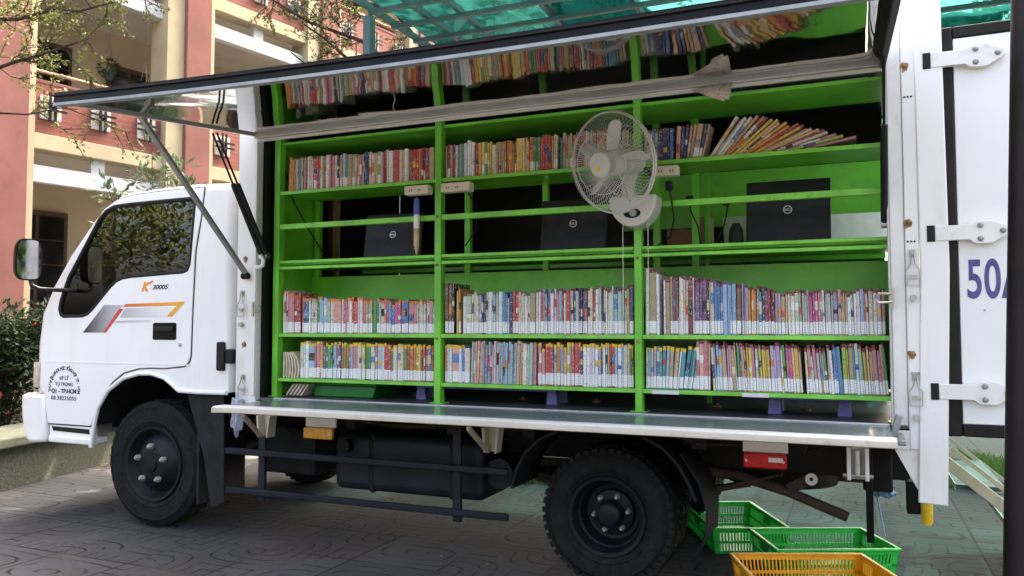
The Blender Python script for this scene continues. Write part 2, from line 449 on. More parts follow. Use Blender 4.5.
def mk_paving():
    t = NT('grooved_paving_tile')
    tc = t.n('ShaderNodeTexCoord'); v = tc.outputs['Object']
    T = .49
    sp = t.n('ShaderNodeSeparateXYZ'); t.l(v, sp.inputs[0])
    x = t.math('DIVIDE', t.math('ADD', sp.outputs[0], 20.11), T); y = t.math('DIVIDE', t.math('ADD', sp.outputs[1], 19.624), T)
    ix = t.math('FLOOR', x); iy = t.math('FLOOR', y)
    fx = t.math('SUBTRACT', t.math('FRACT', x), .5); fy = t.math('SUBTRACT', t.math('FRACT', y), .5)
    wn = t.n('ShaderNodeTexWhiteNoise', noise_dimensions='2D')
    cb = t.n('ShaderNodeCombineXYZ'); t.l(ix, cb.inputs[0]); t.l(iy, cb.inputs[1]); t.l(cb.outputs[0], wn.inputs['Vector'])
    h = wn.outputs['Value']
    # joints
    ed = t.math('MAXIMUM', t.math('ABSOLUTE', fx), t.math('ABSOLUTE', fy))
    joint = t.ramp(ed, .482, .492)
    # concentric rings round the middle
    def pn(a, b, p): return t.math('POWER', t.math('ADD', t.math('POWER', t.math('ABSOLUTE', a), p), t.math('POWER', t.math('ABSOLUTE', b), p)), 1 / p)
    d1 = pn(t.math('MULTIPLY', fx, .55), fy, 3.0)
    # quarter rings round two opposite corners (the flip goes by the tile)
    sgn = t.math('SUBTRACT', t.math('MULTIPLY', t.math('GREATER_THAN', h, .5), 2), 1)
    gx = t.math('MULTIPLY', fx, sgn)
    def dist(cx, cy):
        return pn(t.math('SUBTRACT', gx, cx), t.math('SUBTRACT', fy, cy), 3.6)
    d2 = t.math('MINIMUM', dist(.5, .5), dist(-.5, -.5))
    pick = t.math('GREATER_THAN', t.math('FRACT', t.math('MULTIPLY', h, 7.31)), .62)
    d = t.math('ADD', t.math('MULTIPLY', d1, pick), t.math('MULTIPLY', d2, t.math('SUBTRACT', 1, pick)))
    wob = t.math('MULTIPLY', t.noise(7, 2, v), .02)
    fr = t.math('ABSOLUTE', t.math('SUBTRACT', t.math('FRACT', t.math('MULTIPLY', t.math('ADD', d, wob), 6.5)), .5))
    groove = t.math('SUBTRACT', 1, t.ramp(fr, .045, .10))
    # break the grooves up where they are worn away
    wear = t.ramp(t.noise(4.5, 5, t.obj((.6, 1.8, 1))), .40, .56)
    groove = t.math('MULTIPLY', groove, wear)
    g = t.math('MAXIMUM', groove, joint)
    n1 = t.noise(1.1, 5, v, .6); n2 = t.noise(38, 6, v, .7); n3 = t.noise(.7, 3, t.obj(None, (7, 3, 0)))
    base = t.mix(t.ramp(n1, .3, .7), (.044, .046, .053), (.082, .084, .089))
    base = t.mix(t.math('MULTIPLY', t.ramp(n3, .5, .66), .6), base, (.088, .062, .056))
    base = t.mix(t.math('MULTIPLY', h, .45), base, (.030, .036, .037))
    base = t.mix(t.math('MULTIPLY', t.ramp(n2, .45, .75), .35), base, (.018, .017, .016))
    c = t.mix(t.math('MULTIPLY', g, .8), base, (.006, .0055, .005))
    lightj = t.math('MULTIPLY', t.math('MULTIPLY', joint, t.ramp(t.noise(1.7, 2, v), .45, .6)), .55)
    c = t.mix(lightj, c, (.085, .082, .078))
    hh = t.math('ADD', t.math('MULTIPLY', g, -1.0), t.math('MULTIPLY', n2, .25))
    return t.done(t.principled(c, .8, 0, t.bump(hh, .55, .006), 0, .2))
M['paving'] = mk_paving()

# book materials: cover, shelf label, page block
def mk_cover():
    t = NT('book_cover')
    at = t.n('ShaderNodeAttribute', attribute_name='Col')
    tc = t.n('ShaderNodeTexCoord')
    oi = t.n('ShaderNodeObjectInfo')
    add = t.n('ShaderNodeVectorMath', operation='ADD'); t.l(tc.outputs['Object'], add.inputs[0])
    cb = t.n('ShaderNodeCombineXYZ'); t.l(t.math('MULTIPLY', oi.outputs['Random'], 37), cb.inputs[0]); t.l(cb.outputs[0], add.inputs[1])
    mp = t.n('ShaderNodeMapping'); mp.inputs['Scale'].default_value = (1, .2, .42); t.l(add.outputs[0], mp.inputs[0])
    n = t.noise(240, 1.5, mp.outputs[0], .4)
    mp2 = t.n('ShaderNodeMapping'); mp2.inputs['Scale'].default_value = (.02, .02, 1); t.l(add.outputs[0], mp2.inputs[0])
    blk = t.noise(38, 0, mp2.outputs[0])
    lum = t.n('ShaderNodeRGBToBW'); t.l(at.outputs['Color'], lum.inputs[0])
    ink = t.mix(t.math('GREATER_THAN', lum.outputs[0], .22), (.75, .74, .70), (.05, .045, .06))
    f = t.math('MULTIPLY', t.math('MULTIPLY', t.math('GREATER_THAN', n, .60), t.math('GREATER_THAN', blk, .47)), .65)
    c = t.mix(f, at.outputs['Color'], ink)
    w = t.noise(14, 4, add.outputs[0])
    c = t.mix(t.math('MULTIPLY', t.ramp(w, .5, .8), .25), c, (.4, .37, .33))
    return t.done(t.principled(c, .42, 0))
M['cover'] = mk_cover()
def mk_label():
    t = NT('shelf_mark_label')
    tc = t.n('ShaderNodeTexCoord'); sp = t.n('ShaderNodeSeparateXYZ'); t.l(tc.outputs['Object'], sp.inputs[0])
    oi = t.n('ShaderNodeObjectInfo')
    row = t.math('LESS_THAN', t.math('FRACT', t.math('ADD', t.math('MULTIPLY', sp.outputs[2], 95), oi.outputs['Random'])), .45)
    add = t.n('ShaderNodeVectorMath', operation='ADD'); t.l(tc.outputs['Object'], add.inputs[0])
    cb = t.n('ShaderNodeCombineXYZ'); t.l(t.math('MULTIPLY', oi.outputs['Random'], 37), cb.inputs[0]); t.l(cb.outputs[0], add.inputs[1])
    n = t.noise(420, 1, add.outputs[0])
    f = t.math('MULTIPLY', t.math('MULTIPLY', row, t.math('GREATER_THAN', n, .54)), .5)
    c = t.mix(f, (.82, .82, .83), (.18, .18, .26))
    return t.done(t.principled(c, .4))
M['label'] = mk_label()
M['pages'] = paint('page_edges', (.60, .55, .44), .9, var=.2, scale=60)
# ------------------------------------------------------------------ camera, sky, sun
CAM_LOC = Vector((3.8075, -3.4685, 1.1723))
_a, _p = R(23.142), R(2.791)
fwd = Vector((-math.sin(_a) * math.cos(_p), math.cos(_a) * math.cos(_p), math.sin(_p)))
rgt = Vector((math.cos(_a), math.sin(_a), 0)); upv = rgt.cross(fwd)
cd = bpy.data.cameras.new('camera'); cd.sensor_width = 36; cd.lens = 28.125; cd.clip_start = .05; cd.clip_end = 500
cam = bpy.data.objects.new('camera', cd); COL.objects.link(cam)
mw = Matrix((rgt, upv, -fwd)).transposed().to_4x4(); mw.translation = CAM_LOC
cam.matrix_world = mw
SC.camera = cam

SUN_EL, SUN_AZ = R(55), R(11)                      # azimuth from +Y towards +X
W = bpy.data.worlds.new('World'); SC.world = W; W.use_nodes = True
wt = W.node_tree; wt.nodes.clear()
wo = wt.nodes.new('ShaderNodeOutputWorld'); bg = wt.nodes.new('ShaderNodeBackground')
sky = wt.nodes.new('ShaderNodeTexSky'); sky.sky_type = 'NISHITA'; sky.sun_disc = False
sky.sun_elevation = SUN_EL; sky.sun_rotation = SUN_AZ
sky.air_density = .7; sky.dust_density = 10.0; sky.ozone_density = 0; sky.altitude = 0
wt.links.new(sky.outputs[0], bg.inputs[0]); bg.inputs[1].default_value = .15
wt.links.new(bg.outputs[0], wo.inputs[0])
sd = bpy.data.lights.new('sun', 'SUN'); sd.energy = 3.0; sd.angle = R(.5); sd.color = (1, .94, .84)
so = bpy.data.objects.new('sun', sd); COL.objects.link(so)
sun_dir = Vector((math.sin(SUN_AZ) * math.cos(SUN_EL), math.cos(SUN_AZ) * math.cos(SUN_EL), math.sin(SUN_EL)))
so.rotation_euler = (-sun_dir).to_track_quat('-Z', 'Y').to_euler(); so.location = (0, 0, 20)
vs = SC.view_settings
vs.view_transform = 'Standard'; vs.look = 'None'; vs.gamma = 1; vs.exposure = 3.35
vs.use_white_balance = True; vs.white_balance_temperature = 7100; vs.white_balance_tint = 8
SC.render.engine = 'CYCLES'
SC.cycles.use_denoising = True
SC.cycles.max_bounces = 8; SC.cycles.transparent_max_bounces = 12
SC.cycles.caustics_reflective = False; SC.cycles.caustics_refractive = False
SC.cycles.sample_clamp_indirect = 6

# ------------------------------------------------------------------ ground
g = MB(); g.add([(-200, -200, 0), (200, -200, 0), (200, 220, 0), (-200, 220, 0)], [(0, 1, 2, 3)])
tag(g.build('ground', M['paving'], flat=True), kind='structure')

def blades(mb, cx, cy, rx, ry, n, h, z=0.0, inside=None):
    k = 0
    while k < n:
        x = cx + random.uniform(-rx, rx); y = cy + random.uniform(-ry, ry)
        if ((x - cx) / rx) ** 2 + ((y - cy) / ry) ** 2 > random.uniform(.6, 1.05): continue
        k += 1
        th = random.uniform(0, PI); w = random.uniform(.003, .007); hh = h * random.uniform(.5, 1.2)
        lx, ly = random.uniform(-.5, .5) * hh, random.uniform(-.5, .5) * hh
        dx, dy = math.cos(th) * w, math.sin(th) * w
        c = random.random()
        mb.add([(x - dx, y - dy, z), (x + dx, y + dy, z), (x + lx * .4 + dx * .6, y + ly * .4 + dy * .6, z + hh * .6), (x + lx, y + ly, z + hh)], [(0, 1, 2, 3)], 0, (c, c, c))
gr = MB()
blades(gr, 1.45, 2.5, 1.1, .42, 2600, .10)
tag(gr.build('grass', M['grass'], flat=True), 'green grass growing between the paving behind the truck wheels', 'grass', kind='stuff')
gr = MB()
blades(gr, 4.62, 4.0, .42, .95, 2600, .09)
tag(gr.build('grass', M['grass'], flat=True), 'patch of green grass beyond the boarding steps', 'grass', kind='stuff')

lv = MB()
for k in range(90):
    x = random.uniform(-2.2, 4.6); y = random.uniform(-1.2, 3.2); a = random.uniform(0, 6.3); L = random.uniform(.012, .03)
    d = Vector((math.cos(a), math.sin(a), 0)); n_ = Vector((-d.y, d.x, 0)) * L * .3
    p = Vector((x, y, .004)); c = random.random()
    lv.add([p, p + d * L * .5 + n_ + Vector((0, 0, L * random.uniform(.05, .35))), p + d * L + Vector((0, 0, .002)), p + d * L * .5 - n_ + Vector((0, 0, .003))], [(0, 1, 2, 3)], 0, (c, c, c))
M['dry_leaf'] = mk_leaf('dry_leaf', (.09, .06, .03), (.22, .15, .06), .1)
tag(lv.build('fallen_leaves', M['dry_leaf'], flat=True), 'tiny dry leaves and bits scattered on the grooved paving', 'leaves', kind='stuff')
# ------------------------------------------------------------------ school building
BO = Vector((-5.599, 3.186, 0)); BA = R(10.5)
bu = Vector((math.sin(BA), math.cos(BA), 0)); bn = Vector((bu.y, -bu.x, 0))     # along the facade; out of it
def fp(s, d, z): return BO + bu * s + bn * d + Vector((0, 0, z))
class FB(MB):
    """boxes given along the facade: s0..s1, out d0..d1, up z0..z1"""
    def fbox(s, s0, s1, d0, d1, z0, z1, m=0):
        return s.obox(fp((s0 + s1) / 2, (d0 + d1) / 2, (z0 + z1) / 2), bu, bn, (0, 0, 1), (s1 - s0) / 2, abs(d1 - d0) / 2, (z1 - z0) / 2, m)
bld = thing('school_building', 'salmon and cream school building with open corridors and red brick parapets behind the cab', 'building', tuple(BO))
PIL = [(-.62, -.03, 1.83, 0), (2.10, 2.52, 4.45, 0), (4.72, 5.14, 7.07, 0), (7.34, 7.76, 9.7, 0), (9.96, 10.4, 12.3, 0), (12.6, 13.0, 15, 0)]
for a, b, c, _ in PIL:
    FB().fbox(a, b, -.35, .16, 0, 10.2).build('pillar', M['salmon'], bld, bevel=.012)
    FB().fbox(b + .002, b + .10, -.30, .08, 0, 10.2).build('pillar_edge', M['cream'], bld)
    if a > 0: FB().fbox(a - .27, a - .002, -.30, .10, 0, 10.2).build('pillar_edge', M['cream'], bld)
for lv in range(3):
    z0 = 3.40 + lv * 2.62
    FB().fbox(-.6, 13.0, -.22, .05, z0, z0 + .20).build('floor_band', M['cream'], bld, bevel=.01)
    FB().fbox(-.6, 13.0, -2.3, -.222, z0 + .02, z0 + .16).build('corridor_slab', M['soffit'], bld)
    FB().fbox(-.6, 13.0, -.16, -.03, z0 - .40, z0 - .19).build('edge_beam', M['beam_white'], bld)
    for i in range(5):
        s0, s1 = PIL[i][1] + .1, PIL[i + 1][0] - .27
        FB().fbox((s0 + s1) / 2 - .09, (s0 + s1) / 2 + .09, -.14, -.05, z0 - .19, z0 - .001).build('beam_post', M['beam_white'], bld)
        FB().fbox(s0, s1, -.18, -.02, z0 + .201, z0 + .86).build('parapet', M['brick'], bld)
        FB().fbox(s0, s1, -.19, -.01, z0 + .861, z0 + .90).build('parapet_cap', M['salmon'], bld)
        FB().tube([fp(s0, -.1, z0 + 1.03), fp(s1, -.1, z0 + 1.03)], .022, 8).build('handrail', M['handrail'], bld)
        for k in range(3):
            sc = s0 + .16 + k * (s1 - s0 - .46) / 2 + .06
            vb = FB().fbox(sc - .13, sc + .13, -.016, .022, z0 + .40, z0 + .70)
            vbo = vb.build('vent_block', M['vent_white'], bld, bevel=.01)
            ir = FB()
            ir.fbox(sc - .085, sc + .085, .023, .028, z0 + .445, z0 + .655)
            ir.build('opening', M['wall_warm'], vbo)
            ir = FB()
            for d in (-.045, .02):
                ir.fbox(sc + d, sc + d + .03, .05, .068, z0 + .36, z0 + .74)
            for d in (-.045, .03):
                ir.fbox(sc - .17, sc + .17, .069, .086, z0 + .545 + d, z0 + .575 + d)
            ir.fbox(sc - .03, sc + .03, .028, .05, z0 + .53, z0 + .57)
            ir.build('grille', M['iron'], vbo)
# back wall of the corridors with its windows and doors
FB().fbox(-.6, 13, -2.42, -2.301, 0, 10.2).build('corridor_wall', M['wall_warm'], bld)
FB().fbox(-.6, 13, -8, -2.421, 10.1, 10.3).build('roof', M['salmon'], bld)
FB().fbox(-6.5, -.62, -8, .12, 0, 10.2).build('end_wall', M['salmon'], bld)
for lv in range(4):
    zb = [.0, 3.56, 6.18, 8.80][lv]
    for i in range(5):
        base = .78 + i * 2.62
        for (a, b, h0, h1) in ((base, base + .92, .95 if lv else .55, 2.02 if lv else 2.95), (base + 1.5, base + 2.22, 1.0, 1.95)):
            if zb + h1 > 10: continue
            w = FB()
            w.fbox(a, b, -2.299, -2.24, zb + h0, zb + h1)
            wo_ = w.build('window', M['frame_wood'], bld, bevel=.006)
            p = FB()
            nn = 2
            ww = (b - a - .06 * (nn + 1)) / nn
            for q in range(nn):
                x0 = a + .06 + q * (ww + .06)
                for sl in range(6):
                    hh = (h1 - h0 - .14) / 6
                    p.fbox(x0, x0 + ww, -2.239, -2.228, zb + h0 + .07 + sl * hh + .01, zb + h0 + .07 + (sl + 1) * hh - .01)
            p.build('pane', M['dark_glass'], wo_)
# a darker ground behind the corridor pillars is the same paving; low step
FB().fbox(-.5, 13, -2.3, -.1, 0, .12).build('step', M['soffit'], bld)

def leaf_quad(mb, p, d, L, wd, shade, up=None):
    d = d.normalized()
    sd_ = d.cross(Vector((random.uniform(-.4, .4), random.uniform(-.4, .4), 1))).normalized() * wd
    if sd_.length < 1e-5: sd_ = Vector((wd, 0, 0))
    nrm = d.cross(sd_).normalized() * L * .12
    c = (shade, shade, shade)
    mb.add([p, p + d * L * .45 + sd_ + nrm, p + d * L, p + d * L * .45 - sd_ + nrm], [(0, 1, 2), (0, 2, 3)], 0, c)

def rnd_dir(zmin=-1):
    while True:
        v = Vector((random.uniform(-1, 1), random.uniform(-1, 1), random.uniform(-1, 1)))
        if .05 < v.length < 1 and v.z / v.length > zmin: return v.normalized()

# hanging baskets in the upper corridor
def hanging_pot(s, z, label):
    p = fp(s, -.75, z)
    t = thing('hanging_plant', label, 'plant', tuple(p), 'hanging plants in the upper corridor')
    MB().lathe(p - Vector((0, 0, .14)), (0, 0, 1), [(0.001, 0), (.05, 0), (.09, .1), (.1, .13), (.085, .13), (.07, .1), (0.001, .1)], 16).build('pot', M['pot'], t)
    w = MB()
    for k in range(3):
        a = k * 2.1
        w.tube([p + Vector((.095 * math.cos(a), .095 * math.sin(a), -.01)), p + Vector((0, 0, .45)), p + Vector((0, 0, 1.05))], .004, 4)
    w.build('hanger', M['wire'], t)
    lf = MB()
    for k in range(260):
        d = rnd_dir(-.7); q = p + Vector((d.x * .13, d.y * .13, d.z * .12 + .01))
        leaf_quad(lf, q, d + Vector((0, 0, -.3)), random.uniform(.03, .06), .012, random.random())
    lf.build('foliage', M['leaf_dark'], t, flat=True)
hanging_pot(1.46, 4.90, 'hanging plant in a dark pot near the first corridor window')
hanging_pot(2.02, 4.72, 'hanging plant close behind the second salmon pillar')

# ------------------------------------------------------------------ planter wall with shrubs
pd = Vector((-.28, .96, 0)).normalized(); pn = Vector((pd.y, -pd.x, 0))
PB = Vector((-1.80, .39, 0))
pl = thing('planter', 'long raised planter with a mossy wall and pale green coping beside the cab', 'planter', tuple(PB))
def pbox(s0, s1, d0, d1, z0, z1):
    return MB().obox(PB + pd * (s0 + s1) / 2 + pn * (d0 + d1) / 2 + Vector((0, 0, (z0 + z1) / 2)), pd, pn, (0, 0, 1), (s1 - s0) / 2, abs(d1 - d0) / 2, (z1 - z0) / 2)
pbox(-3.5, 4.2, -.16, 0, 0, .298).build('wall', M['moss'], pl)
pbox(-3.5, 4.2, -.52, .05, .30, .385).build('coping', M['coping'], pl, bevel=.02, seg=3)
pbox(-3.5, 4.2, -3.0, -.522, 0, .33).build('soil', M['soil'], pl)

def shrub(name, label, base, h, r, n, leafmat, L, wd, stems=7, group=None, flowers=0, lean=0.0):
    b = Vector(base)
    t = thing(name, label, 'shrub', tuple(b), group)
    st = MB(); tips = []
    for k in range(stems):
        a = random.uniform(0, 2 * PI); rr = r * random.uniform(.2, .95)
        tip = b + Vector((math.cos(a) * rr, math.sin(a) * rr, h * random.uniform(.6, .98)))
        mid = b + Vector((math.cos(a) * rr * .4, math.sin(a) * rr * .4, h * .45))
        st.tube([b + Vector((math.cos(a) * .03, math.sin(a) * .03, 0)), mid, tip], [.014, .009, .004], 5)
        tips += [(mid, tip)] * 3 + [(b + (mid - b) * .35, mid)]
    st.build('stem', M['twig'], t)
    lf = MB()
    cl = [(a.lerp(c, random.random()) + rnd_dir() * r * random.uniform(.05, .45), random.random()) for a, c in [random.choice(tips) for _ in range(max(6, n // 22))]]
    for k in range(n):
        c, sh = random.choice(cl)
        d = rnd_dir(-.5)
        p = c + d * random.uniform(.02, .16) * (r / .5)
        if p.z < b.z + .03: p.z = b.z + random.uniform(.03, .2)
        leaf_quad(lf, p, d + Vector((0, 0, -.2)), L * random.uniform(.6, 1.2), wd * random.uniform(.7, 1.2), min(1, max(0, sh * .6 + random.random() * .4)))
    lf.build('foliage', leafmat, t, flat=True)
    for k in range(flowers):
        c = random.choice(cl)[0] + Vector((random.uniform(0, .2), -random.uniform(0, .2), random.uniform(-.1, .12)))
        fl = MB()
        for q in range(7):
            a = q * 2 * PI / 7
            leaf_quad(fl, c, Vector((math.cos(a), math.sin(a) * .6 - .5, .5)), .035, .012, 1)
        fl.build('flower', M['flower'], t, flat=True)
    return t
def pp(s, d): return PB + pd * s + pn * d + Vector((0, 0, .30))
shrub('shrub', 'dark bushy shrub with red flowers in the planter ahead of the cab', pp(.95, -.78), 1.08, .5, 5200, M['leaf_dark'], .06, .016, 12, 'shrubs in the planter', 9)
shrub('shrub', 'dark shrub deep in the planter beside the salmon pillar', pp(1.5, -1.7), 1.0, .6, 3600, M['leaf_dark'], .06, .016, 10, 'shrubs in the planter', 3)
shrub('shrub', 'dark shrub at the photo edge of the planter before the pillar', pp(.2, -1.2), .95, .5, 3600, M['leaf_dark'], .06, .016, 10, 'shrubs in the planter', 3)
shrub('shrub', 'dark shrub half hidden behind the cab windscreen and mirror', pp(2.5, -.9), .85, .5, 2600, M['leaf_dark'], .06, .016, 9, 'shrubs in the planter', 2)
shrub('tall_shrub', 'tall broad leaved shrub rising above the cab roof', (-3.15, 3.0, 0), 3.3, .55, 3400, M['leaf_broad'], .11, .024, 18)

# ------------------------------------------------------------------ trees (branches hanging into the picture)
def limb(mb, a, b, r0, r1, sag=.0, n=5, jit=.06):
    a, b = Vector(a), Vector(b); L = (b - a).length
    pts = []
    for i in range(n + 1):
        u = i / n
        p = a.lerp(b, u)
        if 0 < i < n: p += rnd_dir() * L * jit
        p.z -= sag * math.sin(u * PI)
        pts.append(p)
    mb.tube(pts, [r0 + (r1 - r0) * i / n for i in range(n + 1)], 7)
    return pts
def spray(tw, lf, p, d, L, n, leafL, wd, depth=1):
    """a twig with leaflets along it"""
    q = p + d * L
    pts = limb(tw, p, q, .006, .002, .02, 4, .05)
    for i in range(n):
        u = random.uniform(.25, 1)
        k = min(3, int(u * 4)); c = pts[k].lerp(pts[k + 1], u * 4 - k)
        leaf_quad(lf, c + rnd_dir() * .03, rnd_dir(-.9) + d * .5 + Vector((0, 0, -.3)), leafL * random.uniform(.6, 1.2), wd, random.random())
    if depth:
        for k in range(3):
            c = pts[random.randint(1, 4)]
            spray(tw, lf, c, (d + rnd_dir() * .9).normalized(), L * .6, n // 2, leafL, wd, depth - 1)
def hung_tree(label, trunk_pts, trunk_r, limbs, leaf_n, leafmat, leafL=.06, wd=.012, twigs=8, group=None):
    t = thing('tree', label, 'tree', tuple(trunk_pts[0]), group)
    tr = MB(); tr.tube(trunk_pts, trunk_r, 10)
    tr.build('trunk', M['bark'], t)
    tw = MB(); lf = MB()
    for a, b, r0, dens in limbs:
        bm_ = MB()
        pts = limb(bm_, a, b, r0, r0 * .25, 0, 7, .03)
        bm_.build('branch', M['twig'], t)
        for k in range(int(twigs * dens)):
            i = random.randint(2, 6); p = pts[i].lerp(pts[i + 1], random.random())
            d = ((pts[-1] - pts[0]).normalized() + rnd_dir() * 1.0).normalized()
            spray(tw, lf, p, d, random.uniform(.3, .6), leaf_n, leafL, wd, 1)
    b = len(lf.v); lf.v.extend(tw.v)
    lf.f.extend([[b + i for i in f] for f in tw.f]); lf.m.extend([1] * len(tw.f)); lf.c.extend([None] * len(tw.f))
    lf.build('crown', [leafmat, M['twig']], t, flat=True)
    return t
TREE1 = hung_tree('tree behind the truck with bare dark branches against the brick parapet', [(-.35, 4.3, 0), (-.3, 4.2, 1.8), (-.25, 4.1, 3.2), (-.2, 4.1, 4.6), (-.1, 4.2, 6)], [.15, .13, .11, .09, .06],
          [((-.27, 4.12, 3.0), (-1.7, 3.6, 4.5), .035, 1.0), ((-.25, 4.1, 3.3), (-2.6, 4.5, 4.6), .032, 1.3), ((-.22, 4.1, 3.7), (-2.2, 3.4, 4.9), .035, 1.3),
           ((-.2, 4.1, 3.9), (-1.2, 3.2, 5.2), .03, .8), ((-.25, 4.1, 3.1), (-1.3, 4.8, 3.7), .025, .8), ((-.2, 4.1, 4.2), (1.5, 4.8, 5.6), .04, 1.2), ((-.22, 4.1, 4.4), (-2.9, 4.2, 5.6), .04, 1.6)],
          28, M['leaf_olive'], .05, .012, 8)
hung_tree('tree at the photo edge whose leafy branches hang before the salmon pillar', [(-4.6, 1.4, .3), (-4.6, 1.3, 2.0), (-4.5, 1.2, 3.6), (-4.4, 1.2, 5.4)], [.12, .11, .09, .05],
          [((-4.55, 1.25, 3.5), (-2.9, 1.9, 3.95), .03, 1.5), ((-4.5, 1.2, 3.9), (-2.6, 1.9, 4.25), .03, 1.6), ((-4.45, 1.2, 4.4), (-2.5, 2.2, 4.75), .035, 2.0),
           ((-4.55, 1.25, 3.2), (-3.3, 2.1, 3.35), .018, .5), ((-4.45, 1.2, 4.7), (-2.9, 1.5, 5.2), .035, 1.6)],
          30, M['leaf_olive'], .05, .012, 7)
# extra crown, added out of view to shade the corner by the cab
lf = MB()
cl = [Vector((-1.2, 5.4, 7.0)) + Vector((d.x * 3.3, d.y * 2.8, d.z * 1.1)) * random.uniform(.25, 1) for d in (rnd_dir(-1) for _ in range(90))]
for k in range(4600):
    c = random.choice(cl); d = rnd_dir(-.8)
    leaf_quad(lf, c + d * random.uniform(.05, .5), d, random.uniform(.14, .26), .055, random.random())
lf.build('added_shade_crown', M['leaf_olive'], TREE1, flat=True)
# trees on the near side of the yard (two for the cab window, then an added row)
def yard_tree(label, x, y, h, r, n):
    t = thing('tree', label, 'tree', (x, y, 0), 'yard trees opposite the truck')
    tr = MB(); tr.tube([(x, y, 0), (x + .1, y, h * .25), (x, y + .1, h * .5), (x, y, h * .8)], [.2, .16, .12, .05], 10); tr.build('trunk', M['bark'], t)
    lf = MB()
    cl = [Vector((x, y, h * .62)) + Vector((d.x * r, d.y * r, d.z * r * .7)) * random.uniform(.3, 1) for d in (rnd_dir(-.6) for _ in range(40))]
    for k in range(n):
        c = random.choice(cl); d = rnd_dir(-.8)
        leaf_quad(lf, c + d * random.uniform(.05, .55), d, random.uniform(.10, .20), .04, random.random())
    lf.build('crown', M['leaf_olive'], t, flat=True)
yard_tree('yard tree reflected in the cab window, the tall wide one', -6.5, -9.5, 6.2, 2.2, 3200)
yard_tree('yard tree reflected in the cab window, the shorter one', -10.0, -8.2, 5.0, 2.2, 3600)
for q, (x, y, h) in enumerate(((-2.5, -13.5, 5.0), (1.2, -14.5, 5.2), (5.0, -13.8, 4.7), (8.8, -14.2, 5.2), (12.5, -12.5, 5.0), (14.5, -8.5, 4.7))):  # unseen row added to block low sky and darken the upper shelves
    yard_tree('added unseen yard tree opposite the truck, %s from the cab end of the row' % ['first', 'second', 'third', 'fourth', 'fifth', 'sixth'][q], x, y, h, 2.2, 2400)

def back_tree(label, x, y, h, r, n):
    t = thing('tree', label, 'tree', (x, y, 0), 'tall trees beyond the canopy')
    tr = MB(); tr.tube([(x, y, 0), (x + .1, y, h * .25), (x - .1, y + .1, h * .5), (x, y, h * .85)], [.24, .2, .14, .05], 10); tr.build('trunk', M['bark'], t)
    lf = MB()
    cl = [Vector((x, y, h * .60)) + Vector((d.x * r, d.y * r, d.z * h * .36)) * random.uniform(.3, 1) for d in (rnd_dir(-1) for _ in range(46))]
    for k in range(n):
        c = random.choice(cl); d = rnd_dir(-.8)
        leaf_quad(lf, c + d * random.uniform(.05, .6), d, random.uniform(.16, .30), .06, random.random())
    lf.build('crown', M['leaf_olive'], t, flat=True)
for q, (x, y, h) in enumerate(((-.4, 15.0, 9.6), (2.4, 16.0, 10.2), (5.2, 15.0, 9.6), (7.8, 16.2, 10.2), (10.6, 15.4, 9.8), (14.0, 14.0, 9.4))):  # added to block the sky behind the net so it looks darker
    back_tree('added tall tree beyond the shade canopy, %s from the school building' % ['first', 'second', 'third', 'fourth', 'fifth', 'sixth'][q], x, y, h, 2.3, 2300)
# ------------------------------------------------------------------ shade canopy
cz = 4.02
cn = thing('shade_canopy', 'teal shade net canopy on a steel frame over the truck', 'canopy', (-.08, 2.5, 0))
CX = [-.08, .30, .62, 1.35, 2.1, 2.9, 3.7, 4.5, 5.3, 6.1, 6.9, 7.7, 8.5, 9.3, 10.1]
for x in CX:
    MB().box(x - .022, x + .022, .9, 12, cz - .05, cz).build('rafter', M['teal_steel'], cn)
for y in (.9, 1.5, 2.42, 2.8, 3.2, 3.75, 4.35, 4.95, 5.7, 6.5, 7.3, 8.1, 8.95, 10.4, 11.95):
    MB().box(-.08, 10.1, y - .02, y + .02, cz - .091, cz - .051).build('purlin', M['teal_steel'], cn)
for (x, y) in ((-.1, 2.45), (-.1, 11.9), (10.05, 11.9), (10.05, 2.45)):
    MB().box(x - .04, x + .04, y - .04, y + .04, 0, cz - .092).build('post', M['teal_steel'], cn, bevel=.006)
nt = MB()
nx, ny = 72, 80
for j in range(ny + 1):
    for i in range(nx + 1):
        x = -.06 + 10.15 * i / nx; y = .9 + 11.1 * j / ny
        z = cz + .012 - .035 * abs(math.sin(i * .75 + .3 * math.sin(j * .4))) * .6 + .012 * math.sin(j * .9 + i) + random.uniform(0, .006)
        nt.v.append(Vector((x, y, z + .03)))
for j in range(ny):
    for i in range(nx):
        a = j * (nx + 1) + i
        nt.f.append([a, a + 1, a + nx + 2, a + nx + 1]); nt.m.append(0); nt.c.append(None)
nto = nt.build('net', M['net'], cn, sharp=180)

# spare netting folded over part of the frame
n2 = MB()
for (x0, x1, y0, y1) in ((1.30, 2.1, 3.0, 6.4), (2.85, 3.35, 1.2, 5.0), (4.2, 5.2, 4.9, 7.5)):
    base = len(n2.v); k1, k2 = 14, 18
    for j in range(k2 + 1):
        for i in range(k1 + 1):
            e = .07 * math.sin(j * 1.3 + i * .2) if i in (0, k1) else 0
            n2.v.append(Vector((x0 + (x1 - x0) * i / k1 + e, y0 + (y1 - y0) * j / k2, cz + .075 + .02 * math.sin(i * 1.1 + j * .5))))
    for j in range(k2):
        for i in range(k1):
            a = base + j * (k1 + 1) + i
            n2.f.append([a, a + 1, a + k1 + 2, a + k1 + 1]); n2.m.append(0); n2.c.append(None)
n2.build('folded_net', M['net'], cn, sharp=180)
